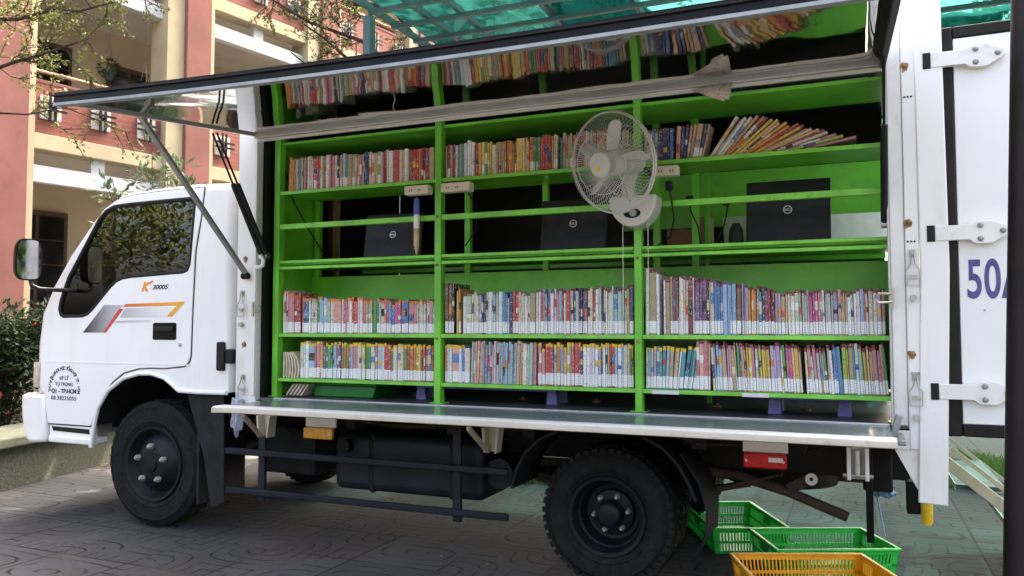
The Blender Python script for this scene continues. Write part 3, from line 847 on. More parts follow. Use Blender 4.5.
# dark pole at the photo's edge, foot on the paving
pt = thing('pole', 'black brown steel pole standing close in front of the open rear door', 'pole', (4.24, -.8, 0))
MB().tube([(4.21, -.8, .012), (4.24, -.8, .8), (4.29, -.8, 2.12), (4.36, -.8, 3.92)], .046, 20).build('shaft', M['pole'], pt)
MB().box(4.13, 4.29, -.88, -.72, 0, .012).build('foot_plate', M['pole'], pt, bevel=.003)
# ------------------------------------------------------------------ the library truck
TK = thing('library_truck', 'white box truck fitted out as a green mobile library with its side opened', 'truck', (0, 0, 0))
YW = 1.72
cabP = [(.62, .81), (.628, 1.5), (.615, 1.95), (.58, 1.985), (.34, 1.998), (.05, 1.992), (-.15, 1.982), (-.26, 1.962), (-.37, 1.91), (-.47, 1.83), (-.665, 1.625), (-.81, 1.435), (-.905, 1.26),
        (-.935, 1.065), (-.935, .80), (-.93, .76), (-.83, .745), (-.82, .62), (-.81, .577), (-.43, .577), (-.41, .58), (-.38, .69), (-.30, .795), (-.17, .872), (-.05, .9), (.05, .902), (.15, .88), (.22, .835), (.25, .81)]
winP = [(.345, 1.904), (.108, 1.902), (-.139, 1.899), (-.279, 1.893), (-.345, 1.868), (-.40, 1.82), (-.451, 1.752), (-.653, 1.472), (-.714, 1.335), (-.725, 1.285), (-.712, 1.25), (-.69, 1.240), (-.527, 1.242), (-.48, 1.255), (-.445, 1.28),
        (-.295, 1.415), (-.25, 1.448), (-.20, 1.466), (-.126, 1.474), (.28, 1.490), (.31, 1.50), (.325, 1.53), (.355, 1.87), (.353, 1.895)]
def inset(poly, d):
    """polygon grown (d > 0) away from its middle, edge by edge"""
    n = len(poly); out = []
    area = sum(poly[i][0] * poly[(i + 1) % n][1] - poly[(i + 1) % n][0] * poly[i][1] for i in range(n))
    sg = 1 if area > 0 else -1
    for i in range(n):
        p0, p1, p2 = Vector(poly[i - 1]), Vector(poly[i]), Vector(poly[(i + 1) % n])
        e1 = (p1 - p0).normalized(); e2 = (p2 - p1).normalized()
        n1 = Vector((e1.y, -e1.x)) * sg; n2 = Vector((e2.y, -e2.x)) * sg
        b = (n1 + n2); b = b / max(.3, b.dot(n1) if b.length else 1)
        out.append((p1.x + b.x * d, p1.y + b.y * d))
    return out
# shell of the cab: two pierced sides and the skin between them
cb = MB()
hole = inset(winP, .02)
sec = [(0.0, -.045), (.006, -.022), (.02, -.008), (.05, 0.0)]
ringY = [(y, i) for y, i in sec] + [(YW - y, i) for y, i in reversed(sec)]
# the rounding eats only the upper front and roof edge, so wheel arch and sills stay put
def ring(y, i):
    pr = inset(cabP, i)
    return [(a, y, b) if 1 <= k <= 15 else (cabP[k][0], y, cabP[k][1]) for k, (a, b) in enumerate(pr)]
base = len(cb.v); n = len(cabP)
for y, i in ringY: cb.v.extend(Vector(v) for v in ring(y, i))
for r_ in range(len(ringY) - 1):
    for k in range(n):
        k2 = (k + 1) % n
        cb.f.append([base + r_ * n + k, base + r_ * n + k2, base + (r_ + 1) * n + k2, base + (r_ + 1) * n + k])
        cb.m.append(1 if k >= 19 and k < 28 else 0); cb.c.append(None)
for y, i, fl in ((0.0, -.045, 0), (YW, -.045, 1)):
    rr = [(v[0], v[2]) for v in ring(y, i)]
    loops = [rr, hole]
    flat = [p for l in loops for p in l]
    tr = tessellate_polygon([[Vector((p[0], p[1], 0)) for p in l] for l in loops])
    cb.add([(p[0], y, p[1]) for p in flat], [tuple(t) for t in tr], 0)
    cb.add([(p[0], y, p[1]) for p in hole] + [(p[0], y + (.03 if not fl else -.03), p[1]) for p in hole], [(k, (k + 1) % len(hole), len(hole) + (k + 1) % len(hole), len(hole) + k) for k in range(len(hole))], 0)
cab_o = cb.build('cab_body', [M['cab_white'], M['chassis']], TK, sharp=40)
# inside of the cab
MB().box(-.74, -.42, .06, YW - .06, .92, 1.20).build('dashboard', M['interior'], TK, bevel=.05, seg=3)
st = MB().box(-.06, .42, .12, .62, .88, 1.08).build('seat_cushion', M['seat'], TK, bevel=.05, seg=3)
for y in (.14, 1.06):
    MB().obox((.42, y + .24, 1.38), (1, 0, .18), (0, 1, 0), (-.18, 0, 1), .07, .24, .33).build('seat_back', M['seat'], TK, bevel=.05, seg=3)
    MB().obox((.47, y + .24, 1.77), (1, 0, .18), (0, 1, 0), (-.18, 0, 1), .045, .13, .07).build('headrest', M['seat'], TK, bevel=.03, seg=3)
MB().box(.56, .60, .03, YW - .03, .85, 1.95).build('cab_back_wall', M['interior'], TK)
sw = MB(); wc = Vector((-.40, .42, 1.27)); wa = Vector((.55, 0, .83)).normalized(); w1 = wa.orthogonal().normalized(); w2 = wa.cross(w1)
sw.tube([wc + w1 * .2 * math.cos(2 * PI * k / 24) + w2 * .2 * math.sin(2 * PI * k / 24) for k in range(24)], .014, 8, closed=True)
for k in range(3): sw.bar(wc, wc + w1 * .2 * math.cos(2.1 * k) + w2 * .2 * math.sin(2.1 * k), .03, .012)
sw.cyl(wc - wa * .25, wc + wa * .01, .03, 12)
sw.build('steering_wheel', M['interior'], TK)
hk = MB(); hk.box(.545, .60, -.02, -.0005, .93, 1.09); hk.box(.60, .655, -.01, .02, .97, 1.05)
hk.build('cab_mount', M['black'], TK, bevel=.008)
# door: one skin with the window cut out of it
doorP = [(.425, 1.965), (.405, 1.80), (.367, 1.61), (.352, 1.25), (.347, 1.01), (.335, .975), (.30, .95), (.15, .935), (.05, .936), (-.05, .930), (-.17, .902), (-.26, .845), (-.335, .765), (-.395, .66), (-.425, .585), (-.44, .577),
         (-.80, .577), (-.828, .70), (-.838, .935), (-.845, 1.154), (-.83, 1.27), (-.735, 1.435), (-.62, 1.59), (-.44, 1.80), (-.36, 1.885), (-.255, 1.935), (-.12, 1.955), (.06, 1.963)]
MB().slab(inset(doorP, .006), -.0022, -.0004, 'XZ', [inset(winP, .018)]).build('door_gap_shade', M['black'], TK)  # black outline stands in for the shade line round the door
door = MB().slab(doorP, -.009, .004, 'XZ', [inset(winP, .012)]).build('door', M['cab_white'], TK, bevel=.004, seg=2)
MB().tube([(x, .0, z) for x, z in inset(winP, .004)], .012, 8, closed=True).build('window_seal', M['black'], door)
MB().slab(winP, .004, .008, 'XZ').build('window', M['glass'], door)
hd = MB()
hd.slab([(.069, 1.098), (.235, 1.098), (.242, 1.105), (.242, 1.19), (.235, 1.197), (.069, 1.197), (.062, 1.19), (.062, 1.105)], -.013, -.009, 'XZ')
hdo = hd.build('handle', M['dark_trim'], door, bevel=.003)
MB().box(.078, .228, -.028, -.0135, 1.145, 1.175).build('grip', M['black'], door, bevel=.008, seg=3)
MB().cyl((.272, -.009, 1.07), (.272, -.013, 1.07), .011, 14).build('lock', M['steel'], door)
MB().box(-.83, .34, -.0115, -.0095, .955, .961).build('crease', M['cab_white'], door)
# striped decal
def decal(name, poly, mat, d=-.0108): return MB().slab(poly, d, -.0092, 'XZ').build(name, mat, door)
def mk_fade(name, c0, c1, x0, x1):
    t = NT(name); sp = t.n('ShaderNodeSeparateXYZ'); t.l(t.obj(), sp.inputs[0])
    return t.done(t.principled(t.mix(t.ramp(sp.outputs[0], x0, x1), c0, c1), .4))
M['fade_dark'] = mk_fade('grey_fade_decal', (.03, .03, .035), (.42, .42, .43), -.52, -.2)
M['fade_lite'] = mk_fade('pale_fade_decal', (.40, .40, .40), (.74, .74, .73), -.25, .22)
M['fade_orange'] = mk_fade('orange_fade_decal', (.60, .12, .03), (.75, .36, .02), -.2, .28)
decal('grey_stripe', [(-.511, 1.139), (-.337, 1.305), (-.185, 1.303), (-.339, 1.139)], M['fade_dark'])
decal('orange_stripe', [(-.185, 1.292), (.258, 1.296), (.302, 1.317), (-.16, 1.308)], M['fade_orange'])
decal('orange_hook', [(.302, 1.3175), (.206, 1.233), (.165, 1.233), (.245, 1.2965)], M['fade_orange'], -.0111)
decal('red_stripe', [(-.178, 1.280), (-.318, 1.139), (-.341, 1.139), (-.212, 1.280)], M['red_ink'], -.0113)
decal('pale_stripe', [(-.207, 1.228), (.19, 1.236), (.225, 1.287), (-.165, 1.282)], M['fade_lite'])
decal('thin_stripe', [(-.236, 1.208), (.042, 1.216), (.042, 1.203), (-.25, 1.198)], M['fade_lite'])
X_, Z_ = (1, 0, 0), (0, 0, 1)
text_mesh('lettering', 'K', .073, M['orange_ink'], door, (-.036, -.0095, 1.383), X_, Z_, shear=.35, bold=.004)
decal('letter_accent', [(.022, 1.428), (.05, 1.447), (.056, 1.438), (.03, 1.42)], M['orange_ink'], -.012)
text_mesh('lettering', '3000S', .036, M['dark_ink'], door, (.047, -.0095, 1.392), X_, Z_, shear=.3, xs=1.35, bold=.0008)
# round library stamp: a line of text bent in an arc, address, telephone
arcT = 'TH\u01af VI\u1ec6N KHOA H\u1eccC T\u1ed4NG H\u1ee2P TP. HCM'
ac = Vector((-.662, -.0095, .792)); ar = .118
for k, ch in enumerate(arcT):
    if ch == ' ': continue
    th = R(186) - R(192) * k / (len(arcT) - 1)
    rad = Vector((math.cos(th), 0, math.sin(th)))
    tg = Vector((math.sin(th), 0, -math.cos(th)))
    text_mesh('letter', ch, .029, M['navy_ink'], door, ac + rad * ar - tg * .008, tg, rad, bold=.0009)
for s_, z, sz in (('69 L\u00dd', .848, .034), ('T\u1ef0 TR\u1eccNG', .811, .030)):
    text_mesh('lettering', s_, sz, M['navy_ink'], door, (-.664, -.0095, z), X_, Z_, align='CENTER', bold=.0006)
text_mesh('lettering', 'Q1 - TP.HCM', .034, M['navy_ink'], door, (-.664, -.0095, .768), X_, Z_, align='CENTER', bold=.0018, xs=1.12)
text_mesh('lettering', '08.38225055', .034, M['navy_ink'], door, (-.664, -.0095, .725), X_, Z_, align='CENTER', xs=1.15, spacing=1.1, bold=.0006)
# front of the cab
MB().obox((-.575, YW / 2, 1.735), (-.54, 0, -.0) if False else (.62, 0, .78), (0, 1, 0), (-.78, 0, .62), .30, .73, .004).build('windscreen', M['dark_glass'], TK, bevel=.003)
wp = MB(); wp.tube([(-.80, .32, 1.48), (-.66, .36, 1.69), (-.555, .40, 1.84)], .009, 6); wp.tube([(-.69, .22, 1.66), (-.60, .55, 1.80)], .007, 6)
wp.build('wiper', M['black'], TK)
MB().box(-.952, -.936, .25, YW - .25, .80, 1.0).build('grille', M['dark_trim'], TK, bevel=.005)
for y in (.0, YW - .3):
    hl = MB().box(-.958, -.925, y + .05, y + .30, .80, .95).build('headlight', M['lamp_glass'], TK, bevel=.015, seg=3)
tl = MB().slab([(-.944, .795), (-.892, .792), (-.890, .952), (-.944, .952)], -.010, .05, 'XZ').build('turn_signal', M['lamp_glass'], TK, bevel=.006)
MB().box(-.95, -.935, .03, .05, .83, .88).build('amber_bulb', M['amber'], tl)
bp = MB()
bpP = [(-1.045, .745), (-1.0, .758), (-.832, .752), (-.82, .62), (-.815, .458), (-.95, .447), (-.985, .46), (-1.02, .52), (-1.04, .62)]
bp.slab(bpP, -.015, YW + .015, 'XZ')
bp.build('bumper', M['cab_white'], TK, bevel=.022, seg=3)
stp = MB()
stp.slab([(-.80, .572), (-.44, .572), (-.425, .455), (-.80, .47)], .002, .05, 'XZ')
stp.box(-.79, -.43, -.012, .12, .462, .502)
stp.build('step', M['cab_white'], TK, bevel=.008)
MB().slab([(-.775, .560), (-.45, .555), (-.445, .526), (-.76, .533)], -.001, .0012, 'XZ').build('step_recess_shade', M['black'], TK)  # flat black patch stands for the shade inside a recess
MB().tube([(-.432, .0, .45), (-.41, 0, .58), (-.38, 0, .69), (-.30, 0, .795), (-.17, 0, .872), (-.05, 0, .9), (.05, 0, .902), (.15, 0, .88), (.22, 0, .838), (.26, 0, .81), (.40, 0, .806), (.61, 0, .808)], .013, 8).build('wheel_arch_trim', M['cab_white'], TK)
# raised sidewall, hoses and wiring below are added with the wheels and chassis
# wing mirror on its arm
mi = MB()
mc = Vector((-.715, -.22, 1.575)); md_ = Vector((.972, -.235, -.01)).normalized(); ms = Vector((.235, .972, 0)); mu = md_.cross(ms) * -1
if mu.z < 0: mu = -mu
def mpoly(w, h, d):
    o = []
    for k in range(28):
        t_ = 2 * PI * k / 28; c_, s_ = math.cos(t_), math.sin(t_)
        o.append(mc + ms * w * math.copysign(abs(c_) ** .5, c_) + mu * h * math.copysign(abs(s_) ** .55, s_) + md_ * d)
    return o
def loft(mb, rings, cap=True):
    b = len(mb.v); k = len(rings[0])
    for r_ in rings: mb.v.extend(r_)
    for i in range(len(rings) - 1):
        for j in range(k):
            mb.f.append([b + i * k + j, b + i * k + (j + 1) % k, b + (i + 1) * k + (j + 1) % k, b + (i + 1) * k + j]); mb.m.append(0); mb.c.append(None)
    if cap:
        mb.f.append([b + j for j in range(k)][::-1]); mb.m.append(0); mb.c.append(None)
        mb.f.append([b + (len(rings) - 1) * k + j for j in range(k)]); mb.m.append(0); mb.c.append(None)
loft(mi, [mpoly(.04, .07, -.075), mpoly(.066, .112, -.06), mpoly(.076, .125, -.02), mpoly(.076, .125, .0)])
mio = mi.build('wing_mirror', M['dark_trim'], TK, sharp=50)
mg = MB(); loft(mg, [mpoly(.069, .117, .0005), mpoly(.069, .117, .002)]); mg.build('looking_glass', M['mirror_glass'], mio)
MB().tube([mc + Vector((-.02, .02, -.10)), (-.715, -.20, 1.42), (-.70, -.16, 1.40), (-.60, -.04, 1.395), (-.60, .0, 1.395)], .013, 8).build('mirror_arm', M['black'], mio)

# ------------------------------------------------------------------ wheels
def wheel(kind, loc, out, r, w, rim_r, spin=0.0, nuts=6):
    """lies along the Y axis; out = -1 when its face looks towards -Y"""
    t = bpy.data.objects.new('wheel', None); COL.objects.link(t); t.location = loc; t.parent = TK
    c = Vector(loc)
    ax = Vector((0, out, 0))
    ty = MB()
    prof = [(rim_r - .012, -.02), (rim_r + .012, -.004), (rim_r + .028, .004), (rim_r + .034, .009), (rim_r + .040, .005), (r * .6 + rim_r * .4, .009), (r * .68 + rim_r * .32, .0095), (r * .70 + rim_r * .30, .013), (r * .73 + rim_r * .27, .0095), (r - .045, .006), (r - .040, .009), (r - .035, .004), (r - .020, -.002), (r - .0115, -.010), (r - .0085, -.022), (r - .006, -w * .3), (r - .004, -w * .5), (r - .006, -w * .7), (r - .012, -w + .022), (r - .045, -w), (rim_r + .02, -w), (rim_r - .012, -w + .02)]
    ty.lathe(c, ax, prof, 72)
    nl = 46
    for k in range(nl):
        a = 2 * PI * k / nl + spin
        e = Vector((math.cos(a), 0, math.sin(a))); tg = Vector((-math.sin(a), 0, math.cos(a)))
        for side in (0, 1):
            off = (-.024 if kind == 'rear' else -.030) - (w - (.048 if kind == 'rear' else .06)) * side * 1.0
            aa = a + (PI / nl if side else 0); hl = .026 if kind == 'rear' else .015
            e2 = Vector((math.cos(aa), 0, math.sin(aa))); t2 = Vector((-math.sin(aa), 0, math.cos(aa)))
            ty.obox(c + e2 * (r - (.0155 if kind == 'rear' else .0188)) + ax * (off + (.004 if not side else -.004)), t2, ax, e2, .0125 if kind == 'rear' else .010, hl, .0115)
        for q in (-.38, -.5, -.62):
            ty.obox(c + e * (r - .007) + ax * (w * q), tg, ax, e, .015, w * .045, .008)
    ty.build('tyre', M['tyre'], t, sharp=30)
    rm = MB(); hb = MB()
    if kind == 'front':
        rm.lathe(c, ax, [(rim_r - .03, -w + .02), (rim_r - .02, -.05), (rim_r - .012, -.018), (rim_r + .006, .002), (rim_r + .002, .008), (rim_r - .014, .004), (rim_r - .028, -.022), (rim_r - .045, -.045), (.155, -.032), (.12, -.004), (.10, .012), (.075, .016), (.03, .016)], 48)
        for k in range(6):
            a = 2 * PI * k / 6 + .5
            hb_ = c + Vector((math.cos(a) * .155, 0, math.sin(a) * .155)) + ax * -.030
        hubp = [(0, .030), (.03, .030), (.045, .026), (.052, .006), (.056, .004)]
        nr, nh, rr_ = .104, .030, .0145
    else:
        rm.lathe(c, ax, [(rim_r - .02, -w + .02), (rim_r - .012, -.022), (rim_r + .008, .0), (rim_r + .004, .007), (rim_r - .012, .004), (rim_r - .022, -.02), (rim_r - .026, -.05), (rim_r - .034, -.056), (rim_r - .040, -.085), (.125, -.115), (.108, -.118), (.10, -.095), (.085, -.092), (.03, -.092)], 48)
        hubp = [(0, -.015), (.035, -.016), (.052, -.022), (.058, -.03), (.060, -.088), (.064, -.09)]
        nr, nh, rr_ = .082, -.070, .011
    rm.build('rim', M['rim'], t, sharp=40)
    hb.lathe(c, ax, hubp, 28)
    hb.build('hub', M['rim'], t)
    for k in range(nuts):
        a = 2 * PI * k / nuts + .95 + spin
        e = Vector((math.cos(a) * nr, 0, math.sin(a) * nr))
        b0 = c + e + ax * (nh - .02)
        nb = MB(); nb.lathe(b0, ax, [(rr_ * 1.25, 0), (rr_ * 1.25, .018), (rr_, .024), (rr_ * .6, .034), (0, .034)], 6)
        nb.build('nut', M['bolt'], t, flat=False, sharp=30)
    return t
wheel('front', (0, .07, .37), -1, .37, .18, .215, .62, 5)
wheel('rear', (2.755, .085, .312), -1, .312, .17, .176, .25, 6)
wheel('rear', (2.755, .285, .312), -1, .312, .17, .176, .05, 0)
wheel('front', (0, YW - .07, .37), 1, .37, .18, .215, .62, 5)
wheel('rear', (2.755, YW - .085, .312), 1, .312, .17, .176, .25, 6)
wheel('rear', (2.755, YW - .285, .312), 1, .312, .17, .176, .05, 0)

# ------------------------------------------------------------------ chassis and what hangs under the box
for y in (.46, 1.20):
    MB().box(-.80, 4.02, y, y + .06, .50, .64).build('chassis_rail', M['chassis'], TK, bevel=.006)
for x in (.75, 1.35, 1.95, 2.35, 3.15, 3.55, 3.98):
    MB().box(x, x + .06, .06, YW - .06, .645, .70).build('cross_member', M['chassis'], TK)
MB().box(-.5, .56, .50, 1.22, .46, .88).build('engine', M['chassis'], TK, bevel=.05)
MB().cyl((0, .25, .37), (0, YW - .25, .37), .045, 12).build('front_axle', M['chassis'], TK)
MB().cyl((2.755, .3, .312), (2.755, YW - .3, .312), .055, 14).build('rear_axle', M['chassis'], TK)
MB().lathe((2.60, .86, .312), (1, 0, 0), [(0, 0), (.06, .01), (.13, .08), (.15, .15), (.13, .22), (.06, .28), (0, .29)], 20).build('differential', M['chassis'], TK)
MB().cyl((.5, .86, .46), (2.62, .86, .33), .04, 12).build('drive_shaft', M['chassis'], TK)
for y in (.40, 1.32):
    for k in range(4):
        sp = MB()
        L_ = .74 - k * .14
        pts = [(2.755 + L_ * u, y, .375 - k * .014 + .13 * (L_ * u) ** 2 / .55) for u in (-1, -.66, -.33, 0, .33, .66, 1)]
        for a, b in zip(pts, pts[1:]): sp.bar(a, b, .055, .012)
        sp.build('leaf_spring', M['rust'], TK)
    sh = MB(); sh.cyl((3.62, y - .06, .50), (3.62, y - .03, .50), .03, 20); sh.bar((3.62, y - .02, .50), (3.52, y - .02, .44), .02, .05)
    sho = sh.build('spring_shackle', M['rust'], TK)
    MB().lathe((3.62, y - .062, .50), (0, -1, 0), [(.009, 0), (.026, 0), (.026, .006), (.009, .006)], 20, closed=True).build('washer', M['worn_white'], sho)
ex = MB(); ex.tube([(1.9, .52, .46), (2.5, .50, .47), (3.0, .42, .50), (3.30, .40, .482), (3.52, .40, .425), (3.765, .40, .335)], .023, 12)
ex.build('exhaust_pipe', M['rust'], TK)
tk = MB(); tk.box(1.20, 2.10, .17, .52, .30, .60)
tko = tk.build('fuel_tank', M['guard'], TK, bevel=.045, seg=4)
for x in (1.42, 1.9): MB().box(x, x + .045, .165, .525, .295, .605).build('strap', M['chassis'], tko, bevel=.07, seg=4)
MB().cyl((1.30, .12, .54), (1.30, .17, .54), .035, 16).build('filler_cap', M['dark_trim'], tko)
MB().box(.62, 1.02, .25, .48, .34, .60).build('battery_box', M['chassis'], TK, bevel=.01)
MB().tube([(1.2, .36, .66), (1.5, .3, .63), (1.9, .26, .655), (2.3, .3, .65)], .008, 6).build('brake_line', M['rust'], TK)
MB().tube([(3.1, .06, .69), (3.2, .05, .665), (3.35, .05, .672), (3.5, .07, .69)], .004, 5).build('wire', M['rust'], TK)
for z in (.484, .270):
    MB().bar((.56, .05, z), (2.285, .05, z), .024, .034).build('side_guard_bar', M['guard'], TK, bevel=.006)
for x in (.78, 1.98):
    MB().box(x, x + .045, .063, .085, .22, .70).build('side_guard_post', M['guard'], TK, bevel=.004)
for k, (pts, r_) in enumerate(((((.70, .2, .66), (.95, .16, .58), (1.12, .2, .62), (1.3, .3, .67)), .008), (((2.0, .2, .66), (2.12, .12, .60), (2.25, .16, .63), (2.36, .3, .68)), .007),
                                (((3.25, .34, .66), (3.4, .28, .60), (3.58, .3, .62), (3.75, .38, .66)), .006), (((1.3, .1, .69), (1.55, .07, .672), (1.8, .07, .676), (2.0, .1, .69)), .004))):
    MB().tube(pts, r_, 6).build('hose', M['rust'] if k == 3 else M['black'], TK)
MB().cyl((2.16, .22, .44), (2.16, .50, .44), .075, 18).build('air_tank', M['guard'], TK)
MB().box(3.0, 3.9, .9, 1.15, .40, .50).build('spare_carrier', M['rust'], TK)
MB().cyl((3.45, .85, .40), (3.45, .85, .54), .27, 28).build('spare_wheel', M['tyre'], TK)
# mudguards and flaps
fl = MB(); fl.slab([(.29, .79), (.56, .80), (.575, .20), (.48, .16), (.42, .45), (.34, .66)], .03, .045, 'XZ'); fl.build('mudflap', M['flap'], TK, bevel=.004)
MB().box(.36, .375, .045, .42, .17, .78).build('mudflap', M['flap'], TK)
mgd = MB()
arc = [(2.30, .41), (2.325, .50), (2.37, .58), (2.44, .645), (2.53, .69)]
for a, b in zip(arc, arc[1:]): mgd.bar((a[0], .21, a[1]), (b[0], .21, b[1]), .32, .012)
mgd.build('mudguard', M['flap'], TK)
mgd = MB()
arc = [(2.93, .685), (3.02, .64), (3.09, .57), (3.14, .48), (3.165, .42)]
for a, b in zip(arc, arc[1:]): mgd.bar((a[0], .21, a[1]), (b[0], .21, b[1]), .32, .012)
mgd.build('mudguard', M['flap'], TK)
mf = MB(); pts = [(3.10, .62), (3.17, .50), (3.205, .38), (3.21, .27), (3.17, .17)]
b0 = len(mf.v)
for j, (x, z) in enumerate(pts):
    for k in range(5):
        y = .06 + .30 * k / 4
        mf.v.append(Vector((x + .012 * math.sin(k * 1.6 + j), y, z + (.0 if j < 4 else .02 * k))))
for j in range(4):
    for k in range(4):
        a = b0 + j * 5 + k
        mf.f.append([a, a + 1, a + 6, a + 5]); mf.m.append(0); mf.c.append(None)
mfo = mf.build('mudflap', M['flap'], TK, sharp=180)
sm_ = mfo.modifiers.new('thickness', 'SOLIDIFY'); sm_.thickness = .008
# jack leg, yellow stop and rear details
MB().box(3.84, 3.87, .385, .415, .235, .66).build('jack_leg', M['dark_trim'], TK, bevel=.004)
MB().box(3.83, 3.95, .42, .60, .45, .64).build('rear_bracket', M['chassis'], TK, bevel=.01)
MB().box(3.985, 4.035, .085, .16, .435, .56).build('stop_block', M['dark_trim'], TK, bevel=.006)
MB().lathe((4.055, .07, .40), (0, 0, 1), [(0, 0), (.014, .002), (.02, .015), (.02, .12), (0, .12)], 14).build('stop_cap', M['yellow'], TK)

# ------------------------------------------------------------------ box body
MB().box(.69, 4.00, .004, YW, .705, .776).build('box_floor', M['chassis'], TK)
MB().box(.84, 3.985, .0, YW - .02, .778, .79).build('floor_sheet', M['floor_sheet'], TK)
MB().box(.69, 4.0, -.004, .0, .70, .772).build('floor_side_rail', M['worn_white'], TK)
MB().box(.66, 4.14, .03, YW, 2.46, 2.50).build('box_roof', M['box_white'], TK, bevel=.006)
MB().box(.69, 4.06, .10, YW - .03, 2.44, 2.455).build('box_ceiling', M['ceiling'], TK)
MB().box(.812, 3.94, .0, .03, 2.25, 2.455).build('header', M['box_white'], TK)
MB().box(.66, .676, .062, YW, .70, 2.455).build('front_bulkhead', M['box_white'], TK)
MB().box(.677, .69, .064, YW - .04, .70, 2.45).build('dark_bulkhead_sheet', M['black'], TK)  # black sheet added to keep the cab end of the interior dark
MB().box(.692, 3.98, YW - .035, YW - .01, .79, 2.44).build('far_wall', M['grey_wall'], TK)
pL = MB(); pL.box(.675, .812, -.006, .06, .72, 2.46)
pLo = pL.build('front_post', M['post_white'], TK, bevel=.004)
MB().box(.792, .8115, -.016, -.0065, .80, 2.2).build('post_lip', M['worn_white'], pLo, bevel=.003)
MB().box(.814, .838, .03, .075, .79, 2.24).build('gap_shade_strip', M['dark_trim'], TK)  # dark strip stands for the shade in the gap beside the post
pR = MB(); pR.box(3.995, 4.045, -.006, .06, .70, 2.46)
pRo = pR.build('rear_post', M['post_white'], TK, bevel=.004)
MB().box(3.942, 3.994, .0, .05, .79, 2.46).build('post_channel', M['worn_white'], pRo, bevel=.004)
MB().box(3.934, 3.941, -.02, .03, .79, 2.25).build('post_lip', M['alu'], pRo)
rp = MB().slab([(4.020, .50), (4.121, .495), (4.147, 1.4), (4.138, 2.50), (4.040, 2.50), (4.046, 1.4)], -.012, .006, 'XZ').build('corner_plate', M['post_white'], TK, bevel=.005)
MB().slab([(3.94, .702), (4.045, .705), (4.045, .50)], .0, .012, 'XZ').build('gusset', M['worn_white'], TK, bevel=.002)
MB().box(4.06, 4.15, YW - .08, YW, .50, 2.46).build('corner_plate', M['post_white'], TK, bevel=.005)
# bolts and wire latches on the posts
def bolt(x, z, par, r=.010):
    MB().lathe((x, -.0065, z), (0, -1, 0), [(r, 0), (r, .006), (r * .6, .009), (0, .009)], 10).build('bolt', M['rust_bolt'], par)
    rs_ = random.Random(int(x * 977 + z * 131))
    MB().slab([(x - .004 + math.cos(2 * PI * k / 14) * r * rs_.uniform(1.0, 1.9), z - .002 + math.sin(2 * PI * k / 14) * r * rs_.uniform(1.0, 1.9) - (r * rs_.uniform(0, 1.2) if 9 <= k <= 12 else 0)) for k in range(14)], -.0068, -.0061, 'XZ').build('rust_stain', M['rust_stain'], par)
def latch(x, z0, z1, par):
    t = MB()
    zt = z1; h = z1 - z0
    t.box(x - .011, x + .011, -.012, -.0065, zt - .018, zt + .012)
    t.tube([(x - .004, -.02, zt), (x - .008, -.022, zt - h * .3), (x - .024, -.022, zt - h * .5), (x - .022, -.022, zt - h * .92), (x + .022, -.022, zt - h * .92), (x + .024, -.022, zt - h * .5), (x + .008, -.022, zt - h * .3), (x + .004, -.02, zt)], .003, 6)
    t.box(x - .014, x + .014, -.024, -.016, zt - h * .72, zt - h * .62)
    t.cyl((x, -.0065, z0 - .035), (x, -.03, z0 - .035), .012, 12)
    t.cyl((x, -.0065, zt), (x, -.024, zt), .007, 10)
    t.build('latch', M['wire'], par)
for z in (1.55, 1.08): bolt(.735, z, pLo)
for z in (1.58, 1.07, 2.20): bolt(4.012, z, pRo)
latch(.718, 1.22, 1.36, pLo); latch(.732, .80, .90, pLo)
latch(4.02, 1.32, 1.46, pRo); latch(4.02, .86, .985, pRo)
for x, z in ((4.015, 2.11), (4.02, 1.03), (4.015, 1.54)):
    for k in range(3): MB().cyl((x - .01 + .012 * k, -.0065, z - .035), (x - .01 + .012 * k, -.0085, z - .035), .004, 6).build('rivet', M['dark_trim'], pRo)
# U catches and the white hook
def ucatch(x, z, sgn, par):
    t = MB(); t.box(x - .006, x + .006, -.024, -.0165, z - .04, z + .04)
    t.tube([(x, -.022, z + .016), (x + sgn * .05, -.03, z + .018), (x + sgn * .062, -.03, z), (x + sgn * .05, -.03, z - .018), (x, -.022, z - .016)], .005, 6)
    t.build('catch', M['wire'], par)
ucatch(.80, 1.27, 1, pLo); ucatch(3.945, 1.285, -1, pRo)
MB().tube([(.812, -.01, 1.50), (.835, -.02, 1.495), (.862, -.02, 1.505), (.868, -.02, 1.535), (.852, -.02, 1.55), (.842, -.02, 1.555)], .011, 10).build('hook', M['white_plastic'], TK)

# raised side panel with mirror-bright underside
HZ = 2.225
def aw(x, u):
    """point on the panel: x along the truck, u 0 at the hinge .. 1 at the outer edge"""
    s = (x - .72) / 3.2
    z = HZ - u * (.155 - .055 * max(0, 1 - s * 1.3) ** 2)
    return Vector((x - .06 * u * (1 - s), -.02 - 1.13 * u, z))
NX, NU = 40, 12
pb = MB(); gv = []
for i in range(NX + 1):
    for j in range(NU + 1):
        pb.v.append(aw(.80 + 3.13 * i / NX, j / NU))
for i in range(NX):
    for j in range(NU):
        a = i * (NU + 1) + j
        pb.f.append([a, a + 1, a + NU + 2, a + NU + 1]); pb.m.append(0); pb.c.append(None)
AW = bpy.data.objects.new('side_panel', None); COL.objects.link(AW); AW.parent = TK
pbo = pb.build('underside', M['mirror'], AW, sharp=180)
so_ = pbo.modifiers.new('thickness', 'SOLIDIFY'); so_.thickness = .016; so_.offset = 1
top = MB()
for i in range(NX + 1):
    for j in range(NU + 1):
        top.v.append(aw(.80 + 3.13 * i / NX, j / NU) + Vector((0, 0, .022)))
